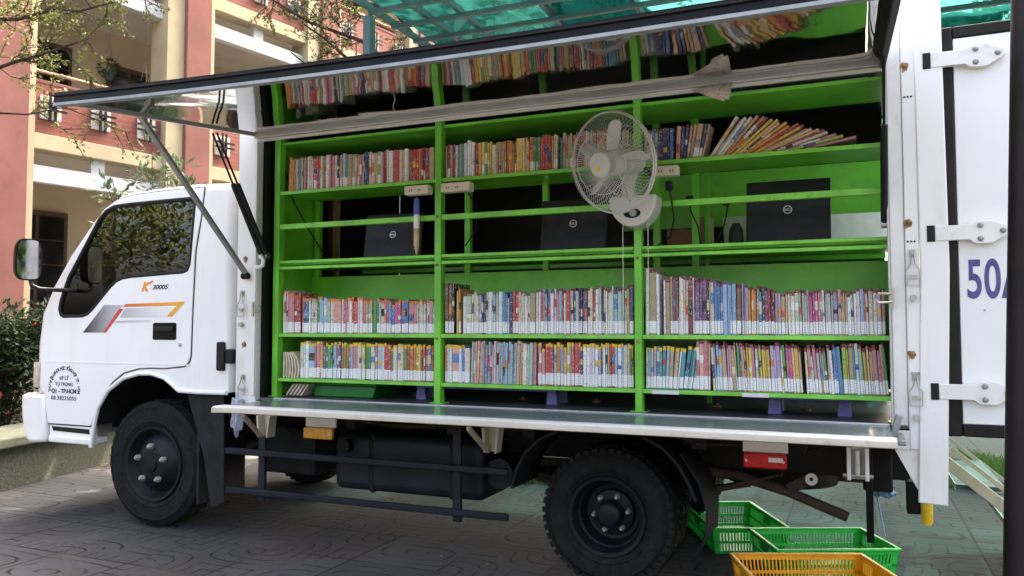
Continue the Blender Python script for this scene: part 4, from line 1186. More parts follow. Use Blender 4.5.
for i in range(NX):
    for j in range(NU):
        a = i * (NU + 1) + j
        top.f.append([a, a + 1, a + NU + 2, a + NU + 1]); top.m.append(0); top.c.append(None)
tpo = top.build('outer_skin', M['box_white'], AW, sharp=180)
so_ = tpo.modifiers.new('thickness', 'SOLIDIFY'); so_.thickness = .006; so_.offset = 1
xs_ = [.79 + 3.15 * i / 24 for i in range(25)]
e1, e2, e3 = MB(), MB(), MB()
for a, b in zip(xs_, xs_[1:]):
    p, q = aw(a, 1.0), aw(b, 1.0)
    e1.bar(p + Vector((0, -.012, .012)), q + Vector((0, -.012, .012)), .022, .044)
    e2.bar(p + Vector((0, -.012, -.016)), q + Vector((0, -.012, -.016)), .028, .012)
    e3.bar(p + Vector((0, -.028, .020)), q + Vector((0, -.028, .020)), .010, .006)
e1.build('edge_gasket', M['dark_trim'], AW)
e2.build('edge_strip', M['grey_steel'], AW)
e3.build('edge_bead', M['gasket'], AW)
for x in (.80, 3.93):
    sb = MB(); sb2 = MB()
    for j in range(8):
        p, q = aw(x, j / 8), aw(x, (j + 1) / 8)
        sb.bar(p + Vector((0, 0, .006)), q + Vector((0, 0, .006)), .012, .026) if x < 1 else sb.bar(p + Vector((0, 0, -.004)), q + Vector((0, 0, -.004)), .018, .05)
    sb.build('edge_gasket', M['alu'] if x < 1 else M['gasket'], AW)
hb_ = MB(); hb_.box(.80, 3.94, -.034, -.003, 2.204, 2.232)
hb_.build('hinge_bar', M['alu'], TK, bevel=.006)
MB().box(.812, 3.935, -.024, -.003, 2.188, 2.203).build('hinge_seal', M['worn_white'], TK, bevel=.003)
for x in (1.42, 2.46, 3.2):
    p = aw(x, .985) + Vector((0, .01, -.013))
    MB().lathe(p, (0, 0, -1), [(.012, 0), (.012, .003), (0, .006)], 10).build('stud', M['bolt'], AW)
# gas struts and the prop
def strut(a, b, u):
    a, b = Vector(a), Vector(b); m_ = a.lerp(b, u)
    s_ = bpy.data.objects.new('gas_strut', None); COL.objects.link(s_); s_.parent = TK
    MB().tube([a, m_], .0135, 12).build('cylinder', M['black'], s_)
    MB().tube([m_, b], .0055, 8).build('rod', M['dark_trim'], s_)
    MB().lathe(a, (1, 0, 0), [(.016, -.012), (.016, .012), (0, .012)], 12).build('end_joint', M['steel'], s_)
strut((.842, -.005, 1.56), (.772, -.31, 2.175), .60); strut((.862, .012, 1.56), (.80, -.31, 2.175), .60)
strut((3.925, .02, 1.58), (3.925, -.30, 2.17), .6)
pr = MB(); pr.bar((.755, -.02, 1.455), (.745, -.745, 2.165), .028, .022)
pro = pr.build('prop_bar', M['grey_steel'], TK, bevel=.004)
MB().cyl((.735, -.03, 1.45), (.775, -.03, 1.45), .018, 12).build('pivot', M['dark_trim'], pro)

# lowered side gate
LG = bpy.data.objects.new('lowered_gate', None); COL.objects.link(LG); LG.parent = TK
lg = MB()
X0, X1 = .95, 3.925
n_ = 30
prof = [(-.012, .792), (-.03, .789), (-.20, .786), (-.345, .784), (-.352, .784)]
b0 = len(lg.v)
for i in range(n_ + 1):
    x = X0 + (X1 - X0) * i / n_
    for y, z in prof: lg.v.append(Vector((x, y, z + random.uniform(-.0007, .0007))))
for i in range(n_):
    for j in range(len(prof) - 1):
        a = b0 + i * len(prof) + j
        lg.f.append([a, a + 1, a + len(prof) + 1, a + len(prof)]); lg.m.append(0); lg.c.append(None)
lgo = lg.build('deck', M['deck'], LG, sharp=180)
so_ = lgo.modifiers.new('thickness', 'SOLIDIFY'); so_.thickness = .02; so_.offset = -1
if lgo.data.polygons[0].normal.z < 0: lgo.data.flip_normals()
ed = MB(); b0 = len(ed.v)
n_ = 150
eprof = [(-.350, .7865), (-.372, .789), (-.400, .788), (-.412, .780), (-.414, .777), (-.413, .757), (-.404, .753), (-.36, .753)]
for i in range(n_ + 1):
    x = X0 - .02 + (X1 - X0 + .03) * i / n_
    j_ = random.uniform(-.004, .004) if random.random() < .5 else 0
    for k, (y, z) in enumerate(eprof):
        ed.v.append(Vector((x, y + (j_ if k in (0, 1) else 0) - (.02 * math.exp(-(x - X0) * 30) if 2 <= k <= 5 else 0), z + (j_ * .3 if k in (3, 4) else 0))))
for i in range(n_):
    for j in range(len(eprof) - 1):
        a = b0 + i * len(eprof) + j
        ed.f.append([a, a + 1, a + len(eprof) + 1, a + len(eprof)]); ed.m.append(1 if j >= 3 else 0); ed.c.append(None)
for i in (0, n_):
    ed.f.append([b0 + i * len(eprof) + j for j in range(len(eprof))]); ed.m.append(0); ed.c.append(None)
ed.build('worn_edge', [M['worn_white'], M['gate_beige']], LG, sharp=50)
MB().box(X0, X1, -.022, -.004, .786, .796).build('hinge_strip', M['alu'], LG, bevel=.002)
MB().box(X0, X1, -.36, -.02, .755, .763).build('underside', M['worn_white'], LG)
cbk = MB(); cbk.obox((3.945, -.12, .80), (1, 0, -.3), (0, 1, 0), (.3, 0, 1), .012, .02, .045); cbk.box(3.945, 3.972, -.25, -.02, .745, .765)
cbk.build('corner_bracket', M['grey_steel'], LG, bevel=.004)
# stays and brackets under the gate
for x, dx in ((.86, .16), (2.19, .07)):
    t = MB(); t.slab([(x, .70), (x + .09, .70), (x + .075, .585), (x + .01, .585)], .0, .012, 'XZ'); t.slab([(x, .70), (x + .012, .70), (x + .02, .585), (x + .01, .585)], -.05, -.001, 'XZ')
    t.slab([(x + .078, .70), (x + .09, .70), (x + .075, .585), (x + .065, .585)], -.05, -.001, 'XZ')
    bo = t.build('stay_bracket', M['gate_beige'], TK, bevel=.002)
    MB().bar((x + dx, -.33, .735), (x + .035, -.055, .595), .02, .02).build('stay', M['gate_beige'], bo, bevel=.003)
    MB().cyl((x + .02, -.06, .60), (x + .05, -.06, .60), .01, 10).build('pin', M['steel'], bo)
t = MB(); t.box(3.77, 3.785, -.05, .0, .575, .70); t.box(3.835, 3.85, -.05, .0, .575, .70); t.box(3.786, 3.834, -.012, .0, .575, .70)
t.build('stay_bracket', M['worn_white'], TK, bevel=.002)
MB().cyl((3.755, -.03, .59), (3.865, -.03, .59), .008, 10).build('pin', M['steel'], TK)
MB().cyl((3.81, -.03, .592), (3.81, -.03, .69), .014, 10).build('stay', M['steel'], TK)
# marker lamps
def marker(x0, x1, z0, z1, mat, ptop):
    MB().box(x0 - .004, x1 + .004, .0, .012, z1 + .001, ptop).build('lamp_plate', M['worn_white'], TK)
    b = MB().box(x0, x1, -.028, .0, z0, z1).build('marker_lamp', mat, TK, bevel=.006)
    for k in (0, 1): MB().cyl((x0 + .012 + k * (x1 - x0 - .024), -.0285, (z0 + z1) / 2), (x0 + .012 + k * (x1 - x0 - .024), -.031, (z0 + z1) / 2), .005, 8).build('screw', M['steel'], b)
    return b
marker(1.15, 1.33, .592, .65, M['amber'], .70)
rl = marker(3.375, 3.545, .594, .655, M['red_lens'], .702)
MB().box(3.475, 3.53, -.0292, -.0282, .622, .640).build('reflector', M['paper'], rl)

# rear door swung wide open
RD = bpy.data.objects.new('rear_door', None); COL.objects.link(RD); RD.parent = TK
rdm = MB(); rdm.box(4.180, 4.98, .014, .055, .805, 2.290)
rdm.build('panel', M['box_white'], RD, bevel=.003)
gk = MB()
gk.box(4.128, 4.178, .010, .06, .757, 2.338); gk.box(4.1795, 4.98, .010, .06, .757, .803); gk.box(4.1795, 4.98, .010, .06, 2.292, 2.338)
gk.build('gasket', M['gasket'], RD, bevel=.006)
for z in (2.205, 1.53, .925):
    h = MB(); h.slab([(4.10, z - .027), (4.215, z - .027), (4.235, z - .043), (4.29, z - .043), (4.335, z - .016), (4.35, z - .006), (4.35, z + .014), (4.335, z + .022), (4.29, z + .043), (4.235, z + .043), (4.215, z + .030), (4.10, z + .030)], -.016, .008, 'XZ')
    ho = h.build('hinge', M['worn_white'], RD, bevel=.002)
    MB().box(4.072, 4.099, -.0145, -.0125, z - .03, z + .033).build('hinge_slot', M['black'], RD)
    for bx, bz in ((4.252, .026), (4.252, -.024), (4.325, .003)):
        MB().lathe((bx, -.016, z + bz), (0, -1, 0), [(.011, 0), (.010, .004), (.006, .008), (0, .009)], 12).build('rivet', M['grey_steel'], RD)
text_mesh('lettering', '50A', .205, M['purple_ink'], RD, (4.203, .0135, 1.285), X_, Z_, xs=.55, bold=.004, spacing=1.05)
for x, z in ((4.26, 1.235), (4.33, .99), (4.23, 2.22)): MB().cyl((x, .003, z), (x, .001, z), .004, 8).build('rivet', M['grey_steel'], RD)
# far rear door, unseen; put in shut to darken the interior
MB().box(4.065, 4.10, .88, YW - .082, .79, 2.44).build('rear_door', M['box_white'], TK, bevel=.003)
# ------------------------------------------------------------------ green shelving built into the box
SU = bpy.data.objects.new('shelf_unit', None); COL.objects.link(SU); SU.parent = TK
UPX = [(.850, .888), (1.864, 1.901), (2.893, 2.927), (3.945, 3.985)]
for i, (a, b) in enumerate(UPX):
    MB().box(a, b, .080, .128, .791, 2.235).build('upright', M['green'], SU, bevel=.003)
    MB().box(a - .02, b + .02, .07, .14, .7905, .795).build('foot_plate', M['green'], SU)
for x in (.862, 1.858, 2.90, 3.09, 3.95):
    MB().box(x, x + .034, .43, .464, .895, 2.20).build('back_upright', M['green'], SU, bevel=.002)
MB().box(2.315, 2.345, .43, .46, 1.47, 2.2).build('back_upright', M['green'], SU)
MB().box(3.125, 3.145, .60, .63, .791, 2.2).build('back_upright', M['green'], SU)
MB().box(.842, .850, .129, .50, .80, 2.235).build('end_panel', M['green'], SU)
MB().box(3.965, 3.975, .129, .50, .80, 2.235).build('end_panel', M['green'], SU)
for (z, d) in ((.893, .42), (1.136, .42), (1.922, .42)):
    s_ = MB()
    for i in range(3):
        s_.box(UPX[i][1] + .001, UPX[i + 1][0] - .001, .088, d, z - .022, z)
    # one board per bay
    for i in range(3):
        MB().box(UPX[i][1] + .001, UPX[i + 1][0] - .001, .092, d, z - .006, z).build('shelf', M['green'], SU)
        MB().box(UPX[i][1] + .001, UPX[i + 1][0] - .001, .086, .0915, z - .017, z + .001).build('shelf_edge', M['green_edge'], SU)
MB().box(.852, 3.963, .10, .45, 2.185, 2.20).build('top_board', M['green'], SU)
MB().box(.852, 3.963, .421, .4295, .90, 1.466).build('back_panel', M['green'], SU)
for i in range(3):
    a, b = UPX[i][1] + .001, UPX[i + 1][0] - .001
    MB().box(a, b, .084, .112, 1.712, 1.740).build('rail', M['green_edge'], SU, bevel=.003)
    for z in (1.530, 1.497):
        MB().box(a, b, .084, .112, z - .008, z + .008).build('rail', M['green_edge'], SU, bevel=.003)
MB().box(.852, 3.963, .116, .60, 1.515, 1.527).build('desk_board', M['green'], SU)
for y in (.60, .94):
    for z in (1.53, 1.46): MB().box(.86, 3.96, y, y + .025, z - .012, z + .012).build('far_rail', M['green'], SU)
MB().box(2.6, 3.96, .98, .995, 1.72, 2.02).build('far_panel', M['green'], SU)
MB().box(2.6, 3.96, .70, 1.5, 1.545, 1.556).build('far_desk', M['green'], SU)
for i, (a, z) in enumerate(((1.88, 1.485), (2.909, 1.485), (1.88, 1.115), (2.909, 1.105), (2.93 - .02, 1.73), (1.88, 1.73))):
    MB().lathe((a, .0795, z), (0, -1, 0), [(.008, 0), (.007, .004), (0, .005)], 10).build('bolt', M['rust_bolt'], SU)
for x in (1.10, 1.55, 2.2, 2.60, 3.2, 3.6):
    MB().lathe((x, .44, .80), (0, 0, 1), [(.02, -.009), (.02, 0), (.008, .002), (.008, .01)], 10).build('floor_bolt', M['rust_bolt'], SU)
# shelf tags on the bottom edge
for x0, x1 in ((2.97, 3.09), (3.36, 3.47), (3.40, 3.41)):
    if x1 - x0 > .05: MB().box(x0, x1, .0845, .0858, .874, .890).build('shelf_tag', M['paper'], SU)
MB().box(.775, .81, .68, .72, .79, 2.4).build('inner_post', M['frame_wood'], TK)
MB().box(.812, .84, .68, .72, .79, 2.4).build('inner_post', M['card'], TK)
MB().box(2.5, 3.9, .9, 1.0, 2.405, 2.438).build('bright_streak_strip', M['white_plastic'], TK, bevel=.01)  # pale strip put in for a bright reflected streak, no lamp known here

# ------------------------------------------------------------------ books
BC = {'red': (.52, .045, .04), 'pink': (.62, .22, .25), 'orange': (.66, .22, .03), 'yellow': (.70, .48, .05), 'cream': (.66, .60, .46), 'white': (.74, .73, .71), 'grey': (.42, .43, .43),
      'navy': (.035, .05, .17), 'blue': (.07, .20, .48), 'pale blue': (.28, .46, .62), 'teal': (.04, .28, .32), 'green': (.06, .30, .10), 'lime': (.38, .56, .04), 'purple': (.22, .08, .26),
      'maroon': (.24, .025, .05), 'brown': (.22, .11, .06), 'black': (.02, .02, .025), 'tan': (.52, .38, .22), 'magenta': (.52, .06, .24), 'mint': (.38, .56, .46), 'salmon': (.68, .34, .24), 'lilac': (.42, .33, .52)}
BC = {k: tuple(.82 * c + .18 * (sum(v) / 3) for c in v) for k, v in BC.items()}
BAND = {'orange': (.70, .20, .02), 'yellow': (.78, .50, .03), 'burgundy': (.17, .012, .035), None: None}
P_MIX = ['pink', 'pale blue', 'white', 'red', 'cream', 'blue', 'green', 'orange', 'lilac', 'navy', 'yellow', 'mint', 'salmon', 'white', 'cream', 'magenta']
P_WHITE = ['white', 'white', 'cream', 'pale blue', 'blue', 'grey', 'navy', 'white', 'pink', 'tan', 'red']
P_PALE = ['cream', 'pale blue', 'mint', 'tan', 'grey', 'yellow', 'lilac', 'pink', 'salmon', 'white', 'green', 'magenta']
P_DARK = ['navy', 'white', 'black', 'maroon', 'brown', 'white', 'grey', 'cream', 'green', 'pale blue', 'pink', 'purple', 'tan']
P_YEL = ['yellow', 'orange', 'yellow', 'red', 'cream', 'green', 'yellow', 'tan', 'orange', 'maroon']
P_MAG = ['mint', 'pink', 'tan', 'green', 'salmon', 'cream', 'mint', 'brown', 'lilac', 'pale blue']
P_RED = ['red', 'white', 'salmon', 'red', 'pink', 'blue', 'cream', 'yellow', 'purple', 'green', 'white']
P_OLD = ['cream', 'white', 'tan', 'cream', 'grey', 'pink', 'maroon', 'white', 'navy', 'teal', 'red', 'cream']

def book_geo(mb, t, h, dp, col, band, bandh, label, x0, rot=0.0, org=(0, 0, 0)):
    """one closed book: rounded spine towards -Y, boards, sunk page block"""
    o = Vector(org); ca, sa = math.cos(rot), math.sin(rot)
    def T(x, y, z): return (o.x + x * ca + z * sa, o.y + y, o.z - x * sa + z * ca)
    us = [0, .12, .5, .88, 1.0]; ys = [.004, .001, 0, .001, .004]
    zs = [0]; ks = []
    lab = min(.058, h * .28) if label else 0
    if label: zs += [.006, lab + .004]; ks += ['c', 'l']
    zb = h - (bandh if band else 0)
    z1 = zs[-1]
    if random.random() < .42 and zb - z1 > .06:          # a printed title block on the spine
        m0 = z1 + (zb - z1) * random.uniform(.15, .5); m1 = m0 + (zb - z1) * random.uniform(.12, .4)
        zs += [m0, m1]; ks += ['c', 't']
    zs += [zb]; ks += ['c']
    if band: zs += [h]; ks += ['b']
    c = BC[col]; j = random.uniform(.8, 1.15); c = tuple(min(.8, k * j * random.uniform(.9, 1.1)) for k in c)
    bc = BAND[band] if band else c
    tc_ = BC[random.choice(['white', 'cream', 'navy', 'red', 'yellow', 'white', 'black', 'blue', 'orange'])]
    nu = len(us)
    rows = [[T(x0 + u * t, y, z) for u, y in zip(us, ys)] for z in zs]
    for r_ in range(len(zs) - 1):
        for k in range(nu - 1):
            a = [rows[r_][k], rows[r_][k + 1], rows[r_ + 1][k + 1], rows[r_ + 1][k]]
            mb.add(a, [(0, 1, 2, 3)], 1 if ks[r_] == 'l' else 0, bc if ks[r_] == 'b' else tc_ if ks[r_] == 't' else c)
    bt = min(.0016, t * .15); zp = h - .004
    xl, xr, xi, xj = x0, x0 + t, x0 + bt, x0 + t - bt
    yb, ysn = dp, .004
    # sides, label wraps onto the boards for a short way
    for x, flip in ((xl, 1), (xr, 0)):
        mb.add([T(x, ysn, 0), T(x, yb, 0), T(x, yb, h), T(x, ysn, h)], [(3, 2, 1, 0) if not flip else (0, 3, 2, 1)], 0, c)
    mb.add([T(xl, ysn, 0), T(xr, ysn, 0), T(xr, yb, 0), T(xl, yb, 0)], [(3, 2, 1, 0)], 2, c)
    mb.add([T(xl, yb, 0), T(xr, yb, 0), T(xr, yb, h), T(xl, yb, h)], [(0, 1, 2, 3)], 2, c)
    # top: board edges, spine edge and the sunk pages
    mb.add([T(xl, ysn, h), T(xi, ysn, h), T(xi, yb, h), T(xl, yb, h)], [(0, 1, 2, 3)], 0, bc)
    mb.add([T(xj, ysn, h), T(xr, ysn, h), T(xr, yb, h), T(xj, yb, h)], [(0, 1, 2, 3)], 0, bc)
    mb.add([rows[-1][0], rows[-1][1], rows[-1][2], rows[-1][3], rows[-1][4], T(xj, ysn + .002, h), T(xi, ysn + .002, h)], [(0, 1, 2, 3, 4, 5, 6)], 0, bc)
    mb.add([T(xi, ysn + .002, zp), T(xj, ysn + .002, zp), T(xj, yb, zp), T(xi, yb, zp)], [(0, 1, 2, 3)], 2, c)
    mb.add([T(xi, ysn + .002, zp), T(xi, yb, zp), T(xi, yb, h), T(xi, ysn + .002, h)], [(0, 1, 2, 3)], 0, bc)
    mb.add([T(xj, ysn + .002, zp), T(xj, yb, zp), T(xj, yb, h), T(xj, ysn + .002, h)], [(3, 2, 1, 0)], 0, bc)
    mb.add([T(xi, ysn + .002, zp), T(xj, ysn + .002, zp), T(xj, ysn + .002, h), T(xi, ysn + .002, h)], [(0, 1, 2, 3)], 0, bc)
    return mb

SPEC = []      # (row, bay, x, y, z, t, h, depth, colour, band, label, lean)
RS = random.Random(21)
def fill(row, bay, xa, xb, z, tm, hfn, pal, band, label=True, lean=0.0, jit=.012, lj=.012, bandp=.9, y=.104):
    x = xa; k = 0
    last = None; run = 0
    while True:
        t = tm * RS.choice([.5, .6, .7, .75, .8, .9, 1.0, 1.25])
        if RS.random() < .07: t *= 1.7
        ln = (lean(x) if callable(lean) else lean) + RS.uniform(-lj, lj)
        w = t / math.cos(ln)
        if x + w > xb: break
        if run > 0 and last: c = last; run -= 1
        else:
            c = pal[k % len(pal)] if RS.random() < .45 else RS.choice(pal)
            run = RS.choice([0, 0, 0, 0, 0, 1, 2])
        last = c; k += 1
        u = (x - xa) / max(.01, xb - xa)
        h = hfn(u) + RS.uniform(-jit, jit) - (RS.uniform(0, .022) if RS.random() < .14 else 0)
        SPEC.append(dict(row=row, bay=bay, x=x, y=y + RS.uniform(0, .008), z=z, t=t - .0008, h=h, d=min(.27, h * .70), c=c, band=band if RS.random() < bandp else None, lab=label and RS.random() < (.2 if row == 'upper' else .95), lean=ln))
        x += w
def lerpf(pts):
    def f(u):
        for (a, va), (b, vb) in zip(pts, pts[1:]):
            if u <= b: return va + (vb - va) * (u - a) / max(1e-6, b - a)
        return pts[-1][1]
    return f
ZU, ZM, ZL = 1.9235, 1.1375, .8945
A, B, C = 'cab-side bay', 'bay below the fan', 'door-side bay'
# middle shelf
fill('middle', A, .897, 1.03, ZM, .0175, lerpf([(0, .232), (1, .205)]), ['cream', 'magenta', 'pale blue', 'pink', 'red', 'magenta', 'red', 'orange'], 'orange', bandp=.8)
fill('middle', A, 1.031, 1.853, ZM, .0175, lerpf([(0, .192), (.3, .186), (1, .168)]), P_MIX, 'orange', bandp=.75)
fill('middle', B, 1.913, 1.975, ZM, .018, lambda u: .252, ['black', 'brown', 'black', 'white'], None, jit=.006)
fill('middle', B, 1.976, 2.01, ZM, .017, lambda u: .22, ['yellow', 'orange'], None)
fill('middle', B, 2.011, 2.40, ZM, .0165, lerpf([(0, .198), (1, .205)]), P_WHITE, 'burgundy', bandp=.3)
fill('middle', B, 2.401, 2.882, ZM, .0160, lerpf([(0, .205), (1, .218)]), P_WHITE + P_PALE[:6] + ['navy', 'black'], 'burgundy', bandp=.75)
fill('middle', C, 2.936, 3.02, ZM, .0175, lerpf([(0, .30), (1, .285)]), ['cream', 'grey', 'white', 'tan'], 'burgundy', bandp=.6, jit=.008)
fill('middle', C, 3.021, 3.36, ZM, .0155, lerpf([(0, .262), (.5, .245), (1, .215)]), P_DARK + P_WHITE[:5] + ['pale blue', 'yellow'], 'burgundy', bandp=.7, jit=.010)
fill('middle', C, 3.361, 3.55, ZM, .0145, lerpf([(0, .212), (1, .182)]), ['maroon', 'navy', 'red', 'teal', 'brown', 'white', 'tan', 'orange', 'lilac'], 'burgundy', bandp=.6)
fill('middle', C, 3.551, 3.935, ZM, .0138, lerpf([(0, .186), (1, .192)]), P_PALE, 'burgundy', jit=.006, lean=-.02)
# bottom shelf
fill('bottom', A, 1.02, 1.853, ZL, .0180, lerpf([(0, .196), (1, .184)]), P_RED + P_MIX[:8], 'yellow', jit=.006)
fill('bottom', B, 1.913, 2.055, ZL, .0175, lambda u: .188, P_MIX, 'yellow', jit=.006)
fill('bottom', B, 2.056, 2.41, ZL, .0135, lambda u: .205, P_MAG, None, label=False, jit=.006, lean=.03)
fill('bottom', B, 2.411, 2.882, ZL, .0170, lambda u: .20, P_MIX + P_WHITE, 'yellow', jit=.006)
fill('bottom', C, 2.936, 3.168, ZL, .0150, lambda u: .187, ['cream', 'tan', 'pale blue', 'mint', 'teal', 'white', 'lilac'], 'yellow', jit=.006, lean=lambda x: .02 + max(0, x - 3.0) * 1.0)
fill('bottom', C, 3.162, 3.235, ZL, .0150, lambda u: .222, ['yellow', 'salmon', 'pink', 'salmon'], 'burgundy', jit=.005)
fill('bottom', C, 3.236, 3.62, ZL, .0140, lerpf([(0, .205), (1, .20)]), P_PALE + ['salmon', 'orange', 'yellow', 'red', 'white'], 'burgundy', lean=-.05, lj=.02)
fill('bottom', C, 3.621, 3.935, ZL, .0138, lerpf([(0, .196), (1, .203)]), P_PALE + ['white', 'lime', 'blue', 'tan', 'teal'], 'burgundy', lean=-.06, lj=.02, bandp=.7)
# upper shelf
fill('upper', A, .925, .975, ZU, .018, lambda u: .185, ['orange', 'brown', 'orange'], None, label=False, lean=.03)
fill('upper', A, .976, 1.70, ZU, .0168, lerpf([(0, .182), (1, .172)]), P_OLD, None, label=True, jit=.008)
fill('upper', A, 1.701, 1.853, ZU, .0175, lambda u: .17, ['red', 'red', 'tan', 'orange', 'red', 'maroon'], None, jit=.006)
fill('upper', B, 1.913, 2.08, ZU, .0175, lerpf([(0, .165), (1, .185)]), ['lime', 'maroon', 'tan', 'white', 'pink', 'white', 'blue'], None, jit=.008)
fill('upper', B, 2.081, 2.53, ZU, .0160, lerpf([(0, .165), (1, .17)]), P_YEL, None, jit=.006)
fill('upper', B, 2.531, 2.882, ZU, .0165, lambda u: .17, ['teal', 'tan', 'brown', 'cream', 'tan', 'orange', 'maroon'], None, jit=.006)
fill('upper', C, 2.936, 3.08, ZU, .0165, lambda u: .15, ['cream', 'tan', 'maroon', 'blue', 'mint', 'white', 'navy'], 'burgundy', bandp=.5, jit=.005)
fill('upper', C, 3.081, 3.21, ZU, .0150, lambda u: .152, ['teal', 'white', 'orange', 'salmon', 'green', 'tan', 'navy', 'navy', 'blue'], 'burgundy', bandp=.5, jit=.005, lean=lambda x: .05 + (x - 3.08) * 1.6)
lx = 3.225
for k in range(24):
    th = R(36 + 45 * (k / 23) ** 1.1) + RS.uniform(-.03, .03)
    c = (['cream', 'cream', 'white', 'cream', 'tan', 'orange'] + ['maroon', 'yellow', 'navy', 'yellow', 'tan', 'yellow', 'orange', 'red', 'red', 'yellow', 'orange', 'cream', 'yellow', 'maroon', 'cream', 'pink', 'lime', 'pink'])[k]
    t = .0135 if k < 6 else .0125
    h = .212 + RS.uniform(-.01, .012) + (.03 if k in (13, 14) else 0)
    SPEC.append(dict(row='upper', bay=C, x=lx, y=.108 + RS.uniform(0, .02), z=ZU, t=t, h=h, d=.15, c=c, band=None, lab=False, lean=th))
    lx += t / math.cos(th) * (.46 if k > 5 else .80)

ORD = ['first', 'second', 'third', 'fourth', 'fifth', 'sixth', 'seventh', 'eighth', 'ninth', 'tenth', 'eleventh', 'twelfth', 'thirteenth', 'fourteenth', 'fifteenth', 'sixteenth', 'seventeenth', 'eighteenth', 'nineteenth']
TENS = ['', '', 'twent', 'thirt', 'fort', 'fift', 'sixt', 'sevent', 'eight', 'ninet']
def ordinal(n):
    if n < 20: return ORD[n - 1]
    if n % 10 == 0: return TENS[n // 10] + 'ieth'
    return TENS[n // 10] + 'y-' + ORD[n % 10 - 1]
cnt = {}
for b in SPEC:
    k = (b['row'], b['bay']); cnt[k] = cnt.get(k, 0) + 1; b['n'] = cnt[k]
    dz = (Vector((b['x'], b['y'], b['z'])) - CAM_LOC).dot(fwd)
    b['size'] = b['t'] * b['h'] / dz ** 2 * (1.6 if abs(b['lean']) > .3 else 1)
order = sorted(range(len(SPEC)), key=lambda i: -SPEC[i]['size'])
single = set(order[:300])
rest = MB()
BM = [M['cover'], M['label'], M['pages']]
random.seed(5)
for i, b in enumerate(SPEC):
    piv = Vector((b['x'] + (b['t'] / math.cos(b['lean']) if b['lean'] > 0 else 0), b['y'], b['z']))
    x0 = -b['t'] if b['lean'] > 0 else 0.0
    bh = RS.uniform(.012, .017) if b['row'] != 'bottom' else RS.uniform(.014, .018)
    if i in single:
        mb = MB(); book_geo(mb, b['t'], b['h'], b['d'], b['c'], b['band'], bh, b['lab'], x0)
        o = mb.build('book', BM, None, flat=True)
        o.location = piv; o.rotation_euler = (0, b['lean'], 0)
        look = ('%s-banded %s book' % (b['band'], b['c'])) if b['band'] else '%s book' % b['c']
        how = ' leaning' if abs(b['lean']) > .25 else ''
        tag(o, '%s%s, %s from cab end, %s shelf, %s' % (look, how, ordinal(b['n']), b['row'], b['bay']), 'book', 'books on the %s shelf of the truck' % b['row'])
    else:
        book_geo(rest, b['t'], b['h'], b['d'], b['c'], b['band'], bh, b['lab'], x0, b['lean'], piv)
ro = rest.build('books', BM, None, flat=True)
tag(ro, 'remaining thinner books standing among the rows on the green shelves', 'books', 'books filling the shelf rows', 'stuff')
print('BOOKS', len(SPEC), cnt)

# old folded booklets at the cab end of the bottom shelf, and loose ones under it
for k in range(6):
    x = .905 + k * .018; mb = MB()
    pts = [(0, 0), (.004, .05), (.0, .10), (-.012, .14)]
    for a, b in zip(pts, pts[1:]): mb.bar((x + .012 + a[0] * (k * .35), .19, ZL + a[1]), (x + .012 + b[0] * (k * .5), .19, ZL + b[1]), .18, .010, up=(1, 0, 0))
    o = mb.build('booklet', M['paper_old'], None)
    tag(o, 'yellowed folded booklet, %s of six at the cab end of the bottom shelf' % ORD[k], 'booklet', 'old booklets on the bottom shelf')
for k in range(5):
    mb = MB(); a = Vector((.92 + k * .024, .2, .7925)); b = a + Vector((.05, 0, .068))
    mb.bar(a + Vector((0, 0, .005)), b, .16, .008, up=(1, 0, 0))
    o = mb.build('booklet', M['paper_old'], None)
    tag(o, 'curled old booklet on the truck floor, %s of five slumped under the bottom shelf' % ORD[k], 'booklet', 'old booklets on the truck floor')
lb = MB(); book_geo(lb, .03, .16, .14, 'cream', None, 0, False, 0)
lbo = lb.build('book', BM, None, flat=True); lbo.rotation_euler = (0, R(90), 0); lbo.location = (.90, .22, ZU + .215)
tag(lbo, 'cream book lying flat on top of the upper row beside the end panel', 'book', 'books on the upper shelf of the truck')

# ------------------------------------------------------------------ things on and under the shelves
def laptop(x0, x1, z1, label, y=.29, logo=.5):
    t = thing('laptop', label, 'laptop', ((x0 + x1) / 2, y, 1.527), 'laptops on the desk shelf')
    h = z1 - 1.547
    MB().box(x0, x1, y + .006, y + .24, 1.5275, 1.548).build('base', M['dark_trim'], t, bevel=.006)
    lean = Vector((0, .16, 1)).normalized(); nrm = Vector((0, -1, .16)).normalized()
    c = Vector(((x0 + x1) / 2, y, 1.549)) + lean * h / 2
    lid = MB().obox(c, (1, 0, 0), nrm, lean, (x1 - x0) / 2, .007, h / 2).build('lid', M['laptop'], t, bevel=.006, seg=3)
    MB().obox(c - nrm * .0075, (1, 0, 0), nrm, lean, (x1 - x0) / 2 - .012, .0006, h / 2 - .012).build('screen', M['dark_glass'], lid)
    lc = c + nrm * .0075 + lean * h * .02
    MB().lathe(lc, nrm, [(.0155, 0), (.0195, 0), (.0195, .0012), (.0155, .0012)], 28, closed=True).build('emblem_ring', M['logo_silver'], lid)
    text_mesh('lettering', 'DELL', .0135, M['logo_silver'], lid, lc + nrm * .0005 - lean * .0047, (1, 0, 0), lean, align='CENTER', bold=.0004, extrude=.0004)
laptop(1.30, 1.665, 1.80, 'dark laptop with its lid towards the camera in the cab-side bay')
laptop(2.355, 2.70, 1.815, 'dark laptop between the fan and the bare bay, badge on its lid')
laptop(3.362, 3.722, 1.838, 'dark laptop standing in the door-side bay beside the cables')
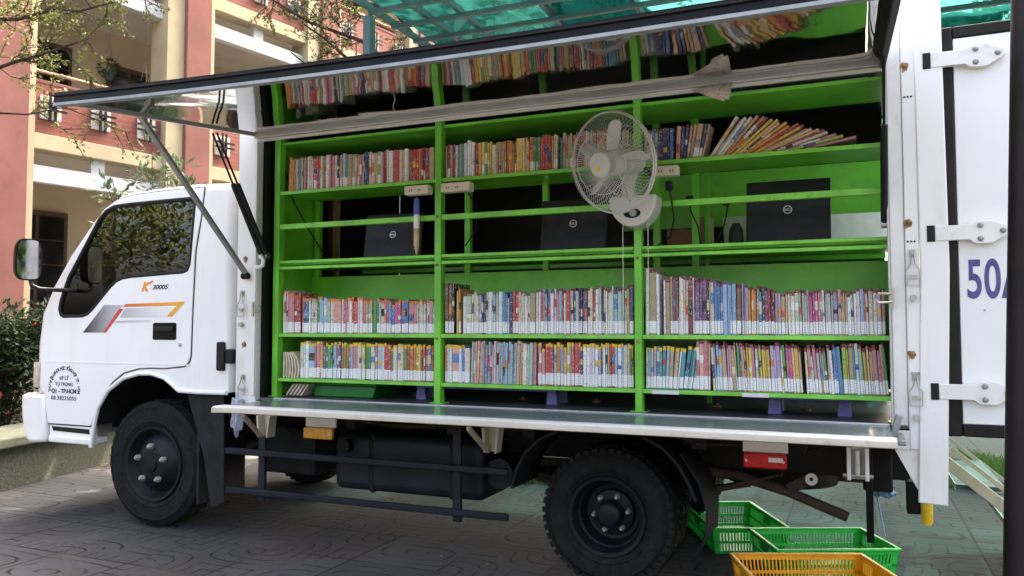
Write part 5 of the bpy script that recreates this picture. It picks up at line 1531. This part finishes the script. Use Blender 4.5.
def strip_(x0, x1, label):
    t = thing('power_strip', label, 'power strip', ((x0 + x1) / 2, .08, 1.86), 'power strips under the upper shelf')
    MB().box(x0, x1, .03, .085, 1.842, 1.888).build('case', M['socket'], t, bevel=.005)
    for k in range(2):
        for s in (0, .012): MB().box(x0 + .03 + k * .05 + s, x0 + .034 + k * .05 + s, .0285, .0299, 1.858, 1.868).build('socket', M['dark_trim'], t)
strip_(1.715, 1.853, 'cream power strip under the upper shelf beside the hanging pencil')
strip_(1.925, 2.085, 'cream power strip just past the first green post')
strip_(2.99, 3.105, 'cream power strip behind the fan with plugs hanging from it')
pt = thing('pencil_ornament', 'big wooden pencil with a blue top hanging under the upper shelf', 'ornament', (1.778, .05, 1.53))
MB().lathe((1.778, .05, 1.53), (0, 0, 1), [(.001, 0), (.004, .014), (.014, .055), (.015, .14)], 8).build('wooden_shaft', M['wood'], pt)
MB().lathe((1.778, .05, 1.1 + .57), (0, 0, 1), [(.0152, 0), (.0155, .07), (.001, .07)], 8).build('white_sleeve', M['white_plastic'], pt)
MB().lathe((1.778, .05, 1.741), (0, 0, 1), [(.0155, 0), (.017, .03), (.014, .08), (.001, .085)], 10).build('blue_cap', M['blue_plastic'], pt)
MB().tube([(1.778, .05, 1.826), (1.778, .06, 1.86), (1.778, .078, 1.925)], .002, 5).build('string', M['wire'], pt)
def cable(label, pts, plug=True, grp='black cables on the desk shelf'):
    t = thing('power_cable', label, 'cable', pts[0], grp)
    MB().tube(pts, .004, 6).build('cord', M['black'], t)
    if plug: MB().box(pts[0][0] - .015, pts[0][0] + .015, pts[0][1] - .015, pts[0][1] + .015, pts[0][2] - .02, pts[0][2] + .022).build('plug', M['black'], t, bevel=.005)
cable('black cable dropping from the strip in a wide curve to the desk', [(3.06, .06, 1.80), (3.07, .06, 1.74), (3.075, .09, 1.65), (3.04, .16, 1.58), (2.96, .2, 1.54), (2.90, .22, 1.535)])
cable('black cable with a plug hanging straight down behind the rail', [(3.125, .20, 1.75), (3.13, .2, 1.70), (3.16, .21, 1.63), (3.17, .22, 1.545)])
cable('black cable with a plug hanging close beside the laptop', [(3.285, .22, 1.74), (3.29, .22, 1.70), (3.27, .23, 1.62), (3.23, .23, 1.545)])
cable('long thin black cable slanting down the green end panel', [(.865, .14, 2.08), (.88, .2, 1.90), (.93, .3, 1.72), (.98, .4, 1.56)], False)
cable('thin black cable looping down in the bay below the fan', [(1.94, .14, 2.05), (1.935, .14, 1.98), (2.0, .3, 1.80), (1.99, .3, 1.68), (1.93, .3, 1.6)], False)
ad = MB().box(2.80, 2.87, .20, .30, 1.5275, 1.565); tag(ad.build('power_adapter', M['black'], None, bevel=.008), 'black laptop power adapter lying behind the fan post', 'power adapter')
ad = MB().box(3.17, 3.24, .17, .22, 1.5275, 1.55); tag(ad.build('power_adapter', M['black'], None, bevel=.008), 'black power adapter lying under the hanging plugs', 'power adapter')
mo = MB(); loft(mo, [[Vector((3.325 + .03 * math.cos(a) * s, .235 + .02 * math.sin(a) * s, z)) for a in [2 * PI * k / 14 for k in range(14)]] for z, s in ((1.5275, .8), (1.56, 1.1), (1.61, 1), (1.64, .5))])
tag(mo.build('loudspeaker', M['black'], None), 'small black rounded loudspeaker touching the laptop edge', 'loudspeaker')
# boxes and papers on the far desk
for i, (x, y, w, d, h, m, lb_) in enumerate(((2.90, .75, .14, .12, .13, 'brick_box', 'pinkish red box on the far desk behind the fan post'), (3.03, .80, .09, .12, .2, 'card', 'tall brown carton on the far desk beside the pink box'),
                                           (3.22, .85, .2, .2, .075, 'card', 'low brown carton on the far desk left under papers'), (3.72, .85, .22, .2, .08, 'card', 'low brown carton beyond the laptop at the door end'))):
    b = MB().box(x, x + w, y, y + d, 1.5565, 1.5565 + h)
    o = thing('carton', lb_, 'box', (x + w / 2, y + d / 2, 1.5565), 'cartons on the far desk')
    b.build('sides', M[m], o, bevel=.003)
    MB().box(x + w * .4, x + w * .6, y + .001, y + d, 1.557 + h, 1.5575 + h).build('tape', M['pages'], o)
for i, (x, y, z, w, a, lb_) in enumerate(((3.2, .72, 1.66, .2, .3, 'white sheet of paper propped on the far desk beside the cables'), (3.70, .80, 1.66, .24, -.2, 'white sheets of paper propped beyond the laptop'))):
    pa = MB(); pa.obox((x + w / 2, y, z), (1, 0, 0), (0, 1, a), (0, -a, 1), w / 2, .002, .075)
    pa.obox((x + w / 2 + .03, y + .03, z - .01), (1, .1, 0), (0, 1, a), (0, -a, 1), w / 2, .002, .075)
    tag(pa.build('paper', M['paper'], None), lb_, 'paper')
rb = MB(); rb.lathe((3.33, .97, 1.83), (0, -1, 0), [(.012, 0), (.028, 0), (.028, .004), (.012, .004)], 20, closed=True)
tag(rb.build('round_sticker', M['blue_bag'], None), 'round pale blue sticker on the green far panel', 'sticker')
# folded newspaper hanging from the hinge bar
nf = MB()
nf.add([(3.18, -.05, 2.19), (3.345, -.055, 2.20), (3.322, -.06, 2.12), (3.26, -.05, 2.15)], [(0, 1, 2, 3)])
nf.add([(3.21, -.045, 2.19), (3.355, -.05, 2.20), (3.34, -.047, 2.13), (3.26, -.047, 2.15)], [(0, 1, 2, 3)])
nfo = nf.build('newspaper', M['news'], None)
s_ = nfo.modifiers.new('thickness', 'SOLIDIFY'); s_.thickness = .0015
tag(nfo, 'folded yellowed newspaper corner hanging down from the hinge bar', 'newspaper')
# low lilac stands and a green bin in a shaded colour below the bottom shelf
def stand(x0, x1, label):
    t = thing('plastic_stand', label, 'stand', ((x0 + x1) / 2, .3, .79), 'lilac stands under the bottom shelf')
    MB().box(x0, x1, .24, .42, .852, .866).build('top', M['lilac'], t, bevel=.003)
    for x in (x0, x1 - .055):
        for y in (.245, .36):
            MB().slab([(x, .7915), (x + .055, .7915), (x + .05, .8515), (x + .005, .8515)], y, y + .05, 'XZ').build('leg', M['lilac'], t)
stand(1.67, 2.46, 'low lilac plastic stand on the floor in the middle bays'); stand(3.45, 3.79, 'short lilac plastic stand on the floor of the door-side bay')
bn_ = thing('storage_bin', 'green plastic bin pushed under the bottom shelf of the cab-side bay', 'bin', (1.2, .25, .79))
MB().slab([(1.06, .7915), (1.44, .7915), (1.46, .855), (1.04, .855)], .18, .40, 'XZ').build('tub', M['bin_green'], bn_, bevel=.006)
MB().box(1.03, 1.47, .17, .41, .856, .866).build('rim', M['bin_green'], bn_, bevel=.003)

# ------------------------------------------------------------------ wall fan on the green post
FC = Vector((2.888, -.235, 1.862)); FA = Vector((-.36, -.90, -.22)).normalized()
F1 = FA.cross(Vector((0, 0, 1))).normalized(); F2 = F1.cross(FA).normalized()
if F2.z < 0: F2 = -F2
FN = thing('wall_fan', 'cream wall fan with five blades clamped to the green shelf post', 'fan', (2.925, -.02, 1.66))
bs = MB()
prof = [(2.925 + .105 * math.cos(R(a)), 1.735 + .125 * math.sin(R(a))) for a in range(180, 361, 10)]
prof = [(2.83, 1.748)] + prof + [(3.03, 1.748)]
prof = prof[::-1]
bs.slab(prof, -.07, .06, 'XZ')
bso = bs.build('base', M['fan_plastic'], FN, bevel=.018, seg=3)
MB().slab([(2.925 + .038 * math.cos(R(a)), 1.668 + .021 * math.sin(R(a))) for a in range(0, 360, 15)], -.074, -.0705, 'XZ').build('dial_plate', M['dark_trim'], bso)
MB().lathe((2.932, -.075, 1.668), (0, -1, 0), [(.016, 0), (.015, .014), (0, .015)], 18).build('dial', M['grey_steel'], bso)
MB().tube([(2.90, -.02, 1.73), (2.90, -.04, 1.80), FC - FA * .15 + Vector((0, 0, -.02))], [.034, .030, .028], 14).build('arm', M['fan_plastic'], FN)
MB().lathe(FC - FA * .19, FA, [(0, 0), (.04, .006), (.058, .03), (.062, .08), (.055, .12), (.03, .135)], 28).build('motor', M['fan_plastic'], FN)
text_mesh('lettering', 'ASIA', .022, M['red_ink'], FN, FC + FA * .0 - F2 * .165 - FA * .07 + F1 * .0, F2, F1, bold=.0006) if False else None
MB().lathe(FC + FA * -.03, FA, [(.052, 0), (.056, .02), (.055, .055), (.045, .07), (.0, .074)], 28).build('hub', M['fan_plastic'], FN)
for k in range(5):
    a0 = R(97 + 72 * k)
    bl = MB(); b0 = 0; nr, nc = 9, 7
    for i in range(nr):
        u = i / (nr - 1); r_ = .045 + .135 * u
        half = (.15 + .42 * math.sin(min(1, u * 1.25) * PI * .62)) * (1 if u < .86 else math.sqrt(max(0.02, 1 - ((u - .86) / .145) ** 2))) * .042 / max(.05, r_) * .86
        for j in range(nc):
            v = j / (nc - 1) - .5
            th = a0 + v * 2 * half + u * .16
            tw = -v * (.052 - .02 * u) + .008 * (v * v)
            bl.v.append(FC + (F1 * math.cos(th) + F2 * math.sin(th)) * r_ + FA * (tw + .0))
    for i in range(nr - 1):
        for j in range(nc - 1):
            a = i * nc + j
            bl.f.append([a, a + 1, a + nc + 1, a + nc]); bl.m.append(0); bl.c.append(None)
    bo = bl.build('blade', M['fan_blade'], FN, sharp=180)
    s_ = bo.modifiers.new('thickness', 'SOLIDIFY'); s_.thickness = .003
gd = MB(); GR = .212
def gpt(th, r_, h): return FC + (F1 * math.cos(th) + F2 * math.sin(th)) * r_ + FA * h
for r_, h, w in ((GR, .0, .0045), (GR - .002, .012, .003)):
    gd.tube([gpt(2 * PI * k / 64, r_, h) for k in range(64)], w, 6, closed=True)
for k in range(84):
    th = 2 * PI * k / 84
    tw = .16
    gd.tube([gpt(th + tw, .048, .092), gpt(th + tw * .7, .10, .088), gpt(th + tw * .35, .165, .068), gpt(th + .05, .20, .04), gpt(th, GR, .006)], .0010, 3, caps=False)
for k in range(60):
    th = 2 * PI * k / 60
    gd.tube([gpt(th, .06, -.095), gpt(th, .13, -.085), gpt(th, .19, -.055), gpt(th, GR, -.004)], .0009, 3, caps=False)
for r_, h in ((.125, .083), (.05, .092)): gd.tube([gpt(2 * PI * k / 40, r_, h) for k in range(40)], .0016, 4, closed=True)
for r_, h in ((.15, -.08), (.07, -.094)): gd.tube([gpt(2 * PI * k / 40, r_, h) for k in range(40)], .0014, 4, closed=True)
gdo = gd.build('guard', M['fan_wire'], FN)
MB().lathe(FC + FA * .088, FA, [(.0, .009), (.046, .007), (.052, .002), (.05, -.002)], 30).build('guard_badge', M['fan_plastic'], FN)
MB().lathe(FC + FA * .0965 + F1 * .008 - F2 * .018, FA, [(.010, 0), (.010, .001), (0, .001)], 16).build('badge_dot', M['yellow'], FN)
for x in (2.872, 2.985):
    MB().tube([(x, -.03, 1.63), (x, -.03, 1.40), (x + .001, -.03, 1.22 if x < 2.9 else 1.36)], .0016, 5).build('pull_cord', M['fan_wire'], FN)

# ------------------------------------------------------------------ plastic crates on the paving
def crate(label, cx, cy, rot, L, D, H, mat, z=0.0):
    t = thing('crate', label, 'crate', (0, 0, 0), 'plastic crates on the paving')
    hx, hy = L / 2, D / 2
    b = MB()
    b.box(-hx + .02, hx - .02, -hy + .02, hy - .02, .0, .006)
    tp = .016
    def wall(ax, sgn, half, dist):
        # lattice of upright ribs between solid bands; the wall leans out a little
        def P(a, zz, o=0):
            q = dist - tp * (1 - zz / H) + o
            return (a * (half - tp * (1 - zz / H)) / half, sgn * q, zz) if ax == 0 else (sgn * q, a * (half - tp * (1 - zz / H)) / half, zz)
        def panel(a0, a1, z0, z1, th=.004):
            vs = [P(a0, z0), P(a1, z0), P(a1, z1), P(a0, z1), P(a0, z0, -th), P(a1, z0, -th), P(a1, z1, -th), P(a0, z1, -th)]
            b.add(vs, [(0, 1, 2, 3), (7, 6, 5, 4), (0, 4, 5, 1), (1, 5, 6, 2), (2, 6, 7, 3), (3, 7, 4, 0)])
        panel(-half, half, 0, H * .12); panel(-half, half, H * .44, H * .54); panel(-half, half, H * .88, H)
        for s in (-1, 1): panel(s * half if s < 0 else half - .028, -half + .028 if s < 0 else half, H * .12, H * .88)
        n = int(2 * half / .0165)
        for k in range(1, n):
            a = -half + 2 * half * k / n
            if abs(a) < half - .028:
                panel(a - .0035, a + .0035, H * .12, H * .44); panel(a - .0035, a + .0035, H * .54, H * .88)
        if ax == 1: panel(-.06, .06, H * .60, H * .88)
    for s in (-1, 1): wall(0, s, hx, hy); wall(1, s, hy, hx)
    bo = b.build('basket', mat, t, flat=True)
    r_ = MB()
    for s in (-1, 1):
        r_.box(-hx - .008, hx + .008, s * hy - .009, s * hy + .009, H, H + .012)
        r_.box(s * hx - .009, s * hx + .009, -hy + .0095, hy - .0095, H, H + .012)
    r_.build('rim', mat, t, bevel=.004)
    t.location = (cx, cy, z); t.rotation_euler = (0, 0, rot)
    return t
RA = R(24.9)
crate('green plastic crate standing deepest, tucked beside the rear wheel', 3.165, 1.15, RA, .40, .62, .125, M['crate_green'])
crate('bright green plastic crate behind the orange one under the rear lamp', 3.64, .757, RA, .57, .39, .135, M['crate_green'])
crate('orange yellow plastic crate in front of the two green crates', 3.62, .25, R(23), .59, .39, .135, M['crate_orange'])

# boarding steps, bags and small things at the back
ST = thing('boarding_steps', 'beige metal boarding steps leading down from the rear of the truck', 'steps', (4.6, 1.2, 0))
for y in (.70, 1.55):
    MB().bar((4.13, y, .60), (4.86, y, .0), .03, .05).build('rail', M['ladder'], ST, bevel=.003)
    MB().bar((4.20, y, .62), (4.93, y, .02), .02, .02).build('rail', M['ladder'], ST)
for k in range(3):
    x = 4.32 + k * .21; z = .455 - k * .172
    MB().box(x - .10, x + .10, .72, 1.535, z - .02, z).build('tread', M['tread'], ST, bevel=.003)
    MB().box(x - .105, x - .1005 + .0, .72, 1.535, z - .022, z + .004).build('tread_edge', M['ladder'], ST)
def crumpled(name, label, cat, c, r, mat, seed):
    rr = random.Random(seed); mb = MB(); bmx = bmesh.new()
    bmesh.ops.create_icosphere(bmx, subdivisions=3, radius=1)
    for v in bmx.verts:
        k = 1 + .22 * math.sin(v.co.x * 7 + seed) * math.sin(v.co.z * 6 + 1) + rr.uniform(-.12, .12)
        v.co = Vector((v.co.x * r[0], v.co.y * r[1], v.co.z * r[2])) * k
    mb.add([v.co + Vector(c) for v in bmx.verts], [[v.index for v in f.verts] for f in bmx.faces]); bmx.free()
    o = mb.build(name, mat, None, sharp=20)
    return tag(o, label, cat)
crumpled('plastic_bag', 'crumpled clear plastic bag hanging behind the end of the lowered gate', 'bag', (.735, -.05, .70), (.035, .03, .10), M['clear_bag'], 3)
crumpled('plastic_bag', 'pale blue plastic bag caught on the rear bracket of the truck', 'bag', (3.91, .62, .425), (.055, .04, .035), M['blue_bag'], 5)
crumpled('rag', 'pale rag stuffed on the rear bracket above the blue bag', 'rag', (3.93, .61, .515), (.022, .02, .028), M['paper'], 8)
sg = MB().tube([(3.885, .60, .41), (3.90, .56, .33), (3.915, .50, .24)], .004, 5)
tag(sg.build('string', M['blue_bag'], None), 'pale blue string trailing from the bag into the green crate', 'string')
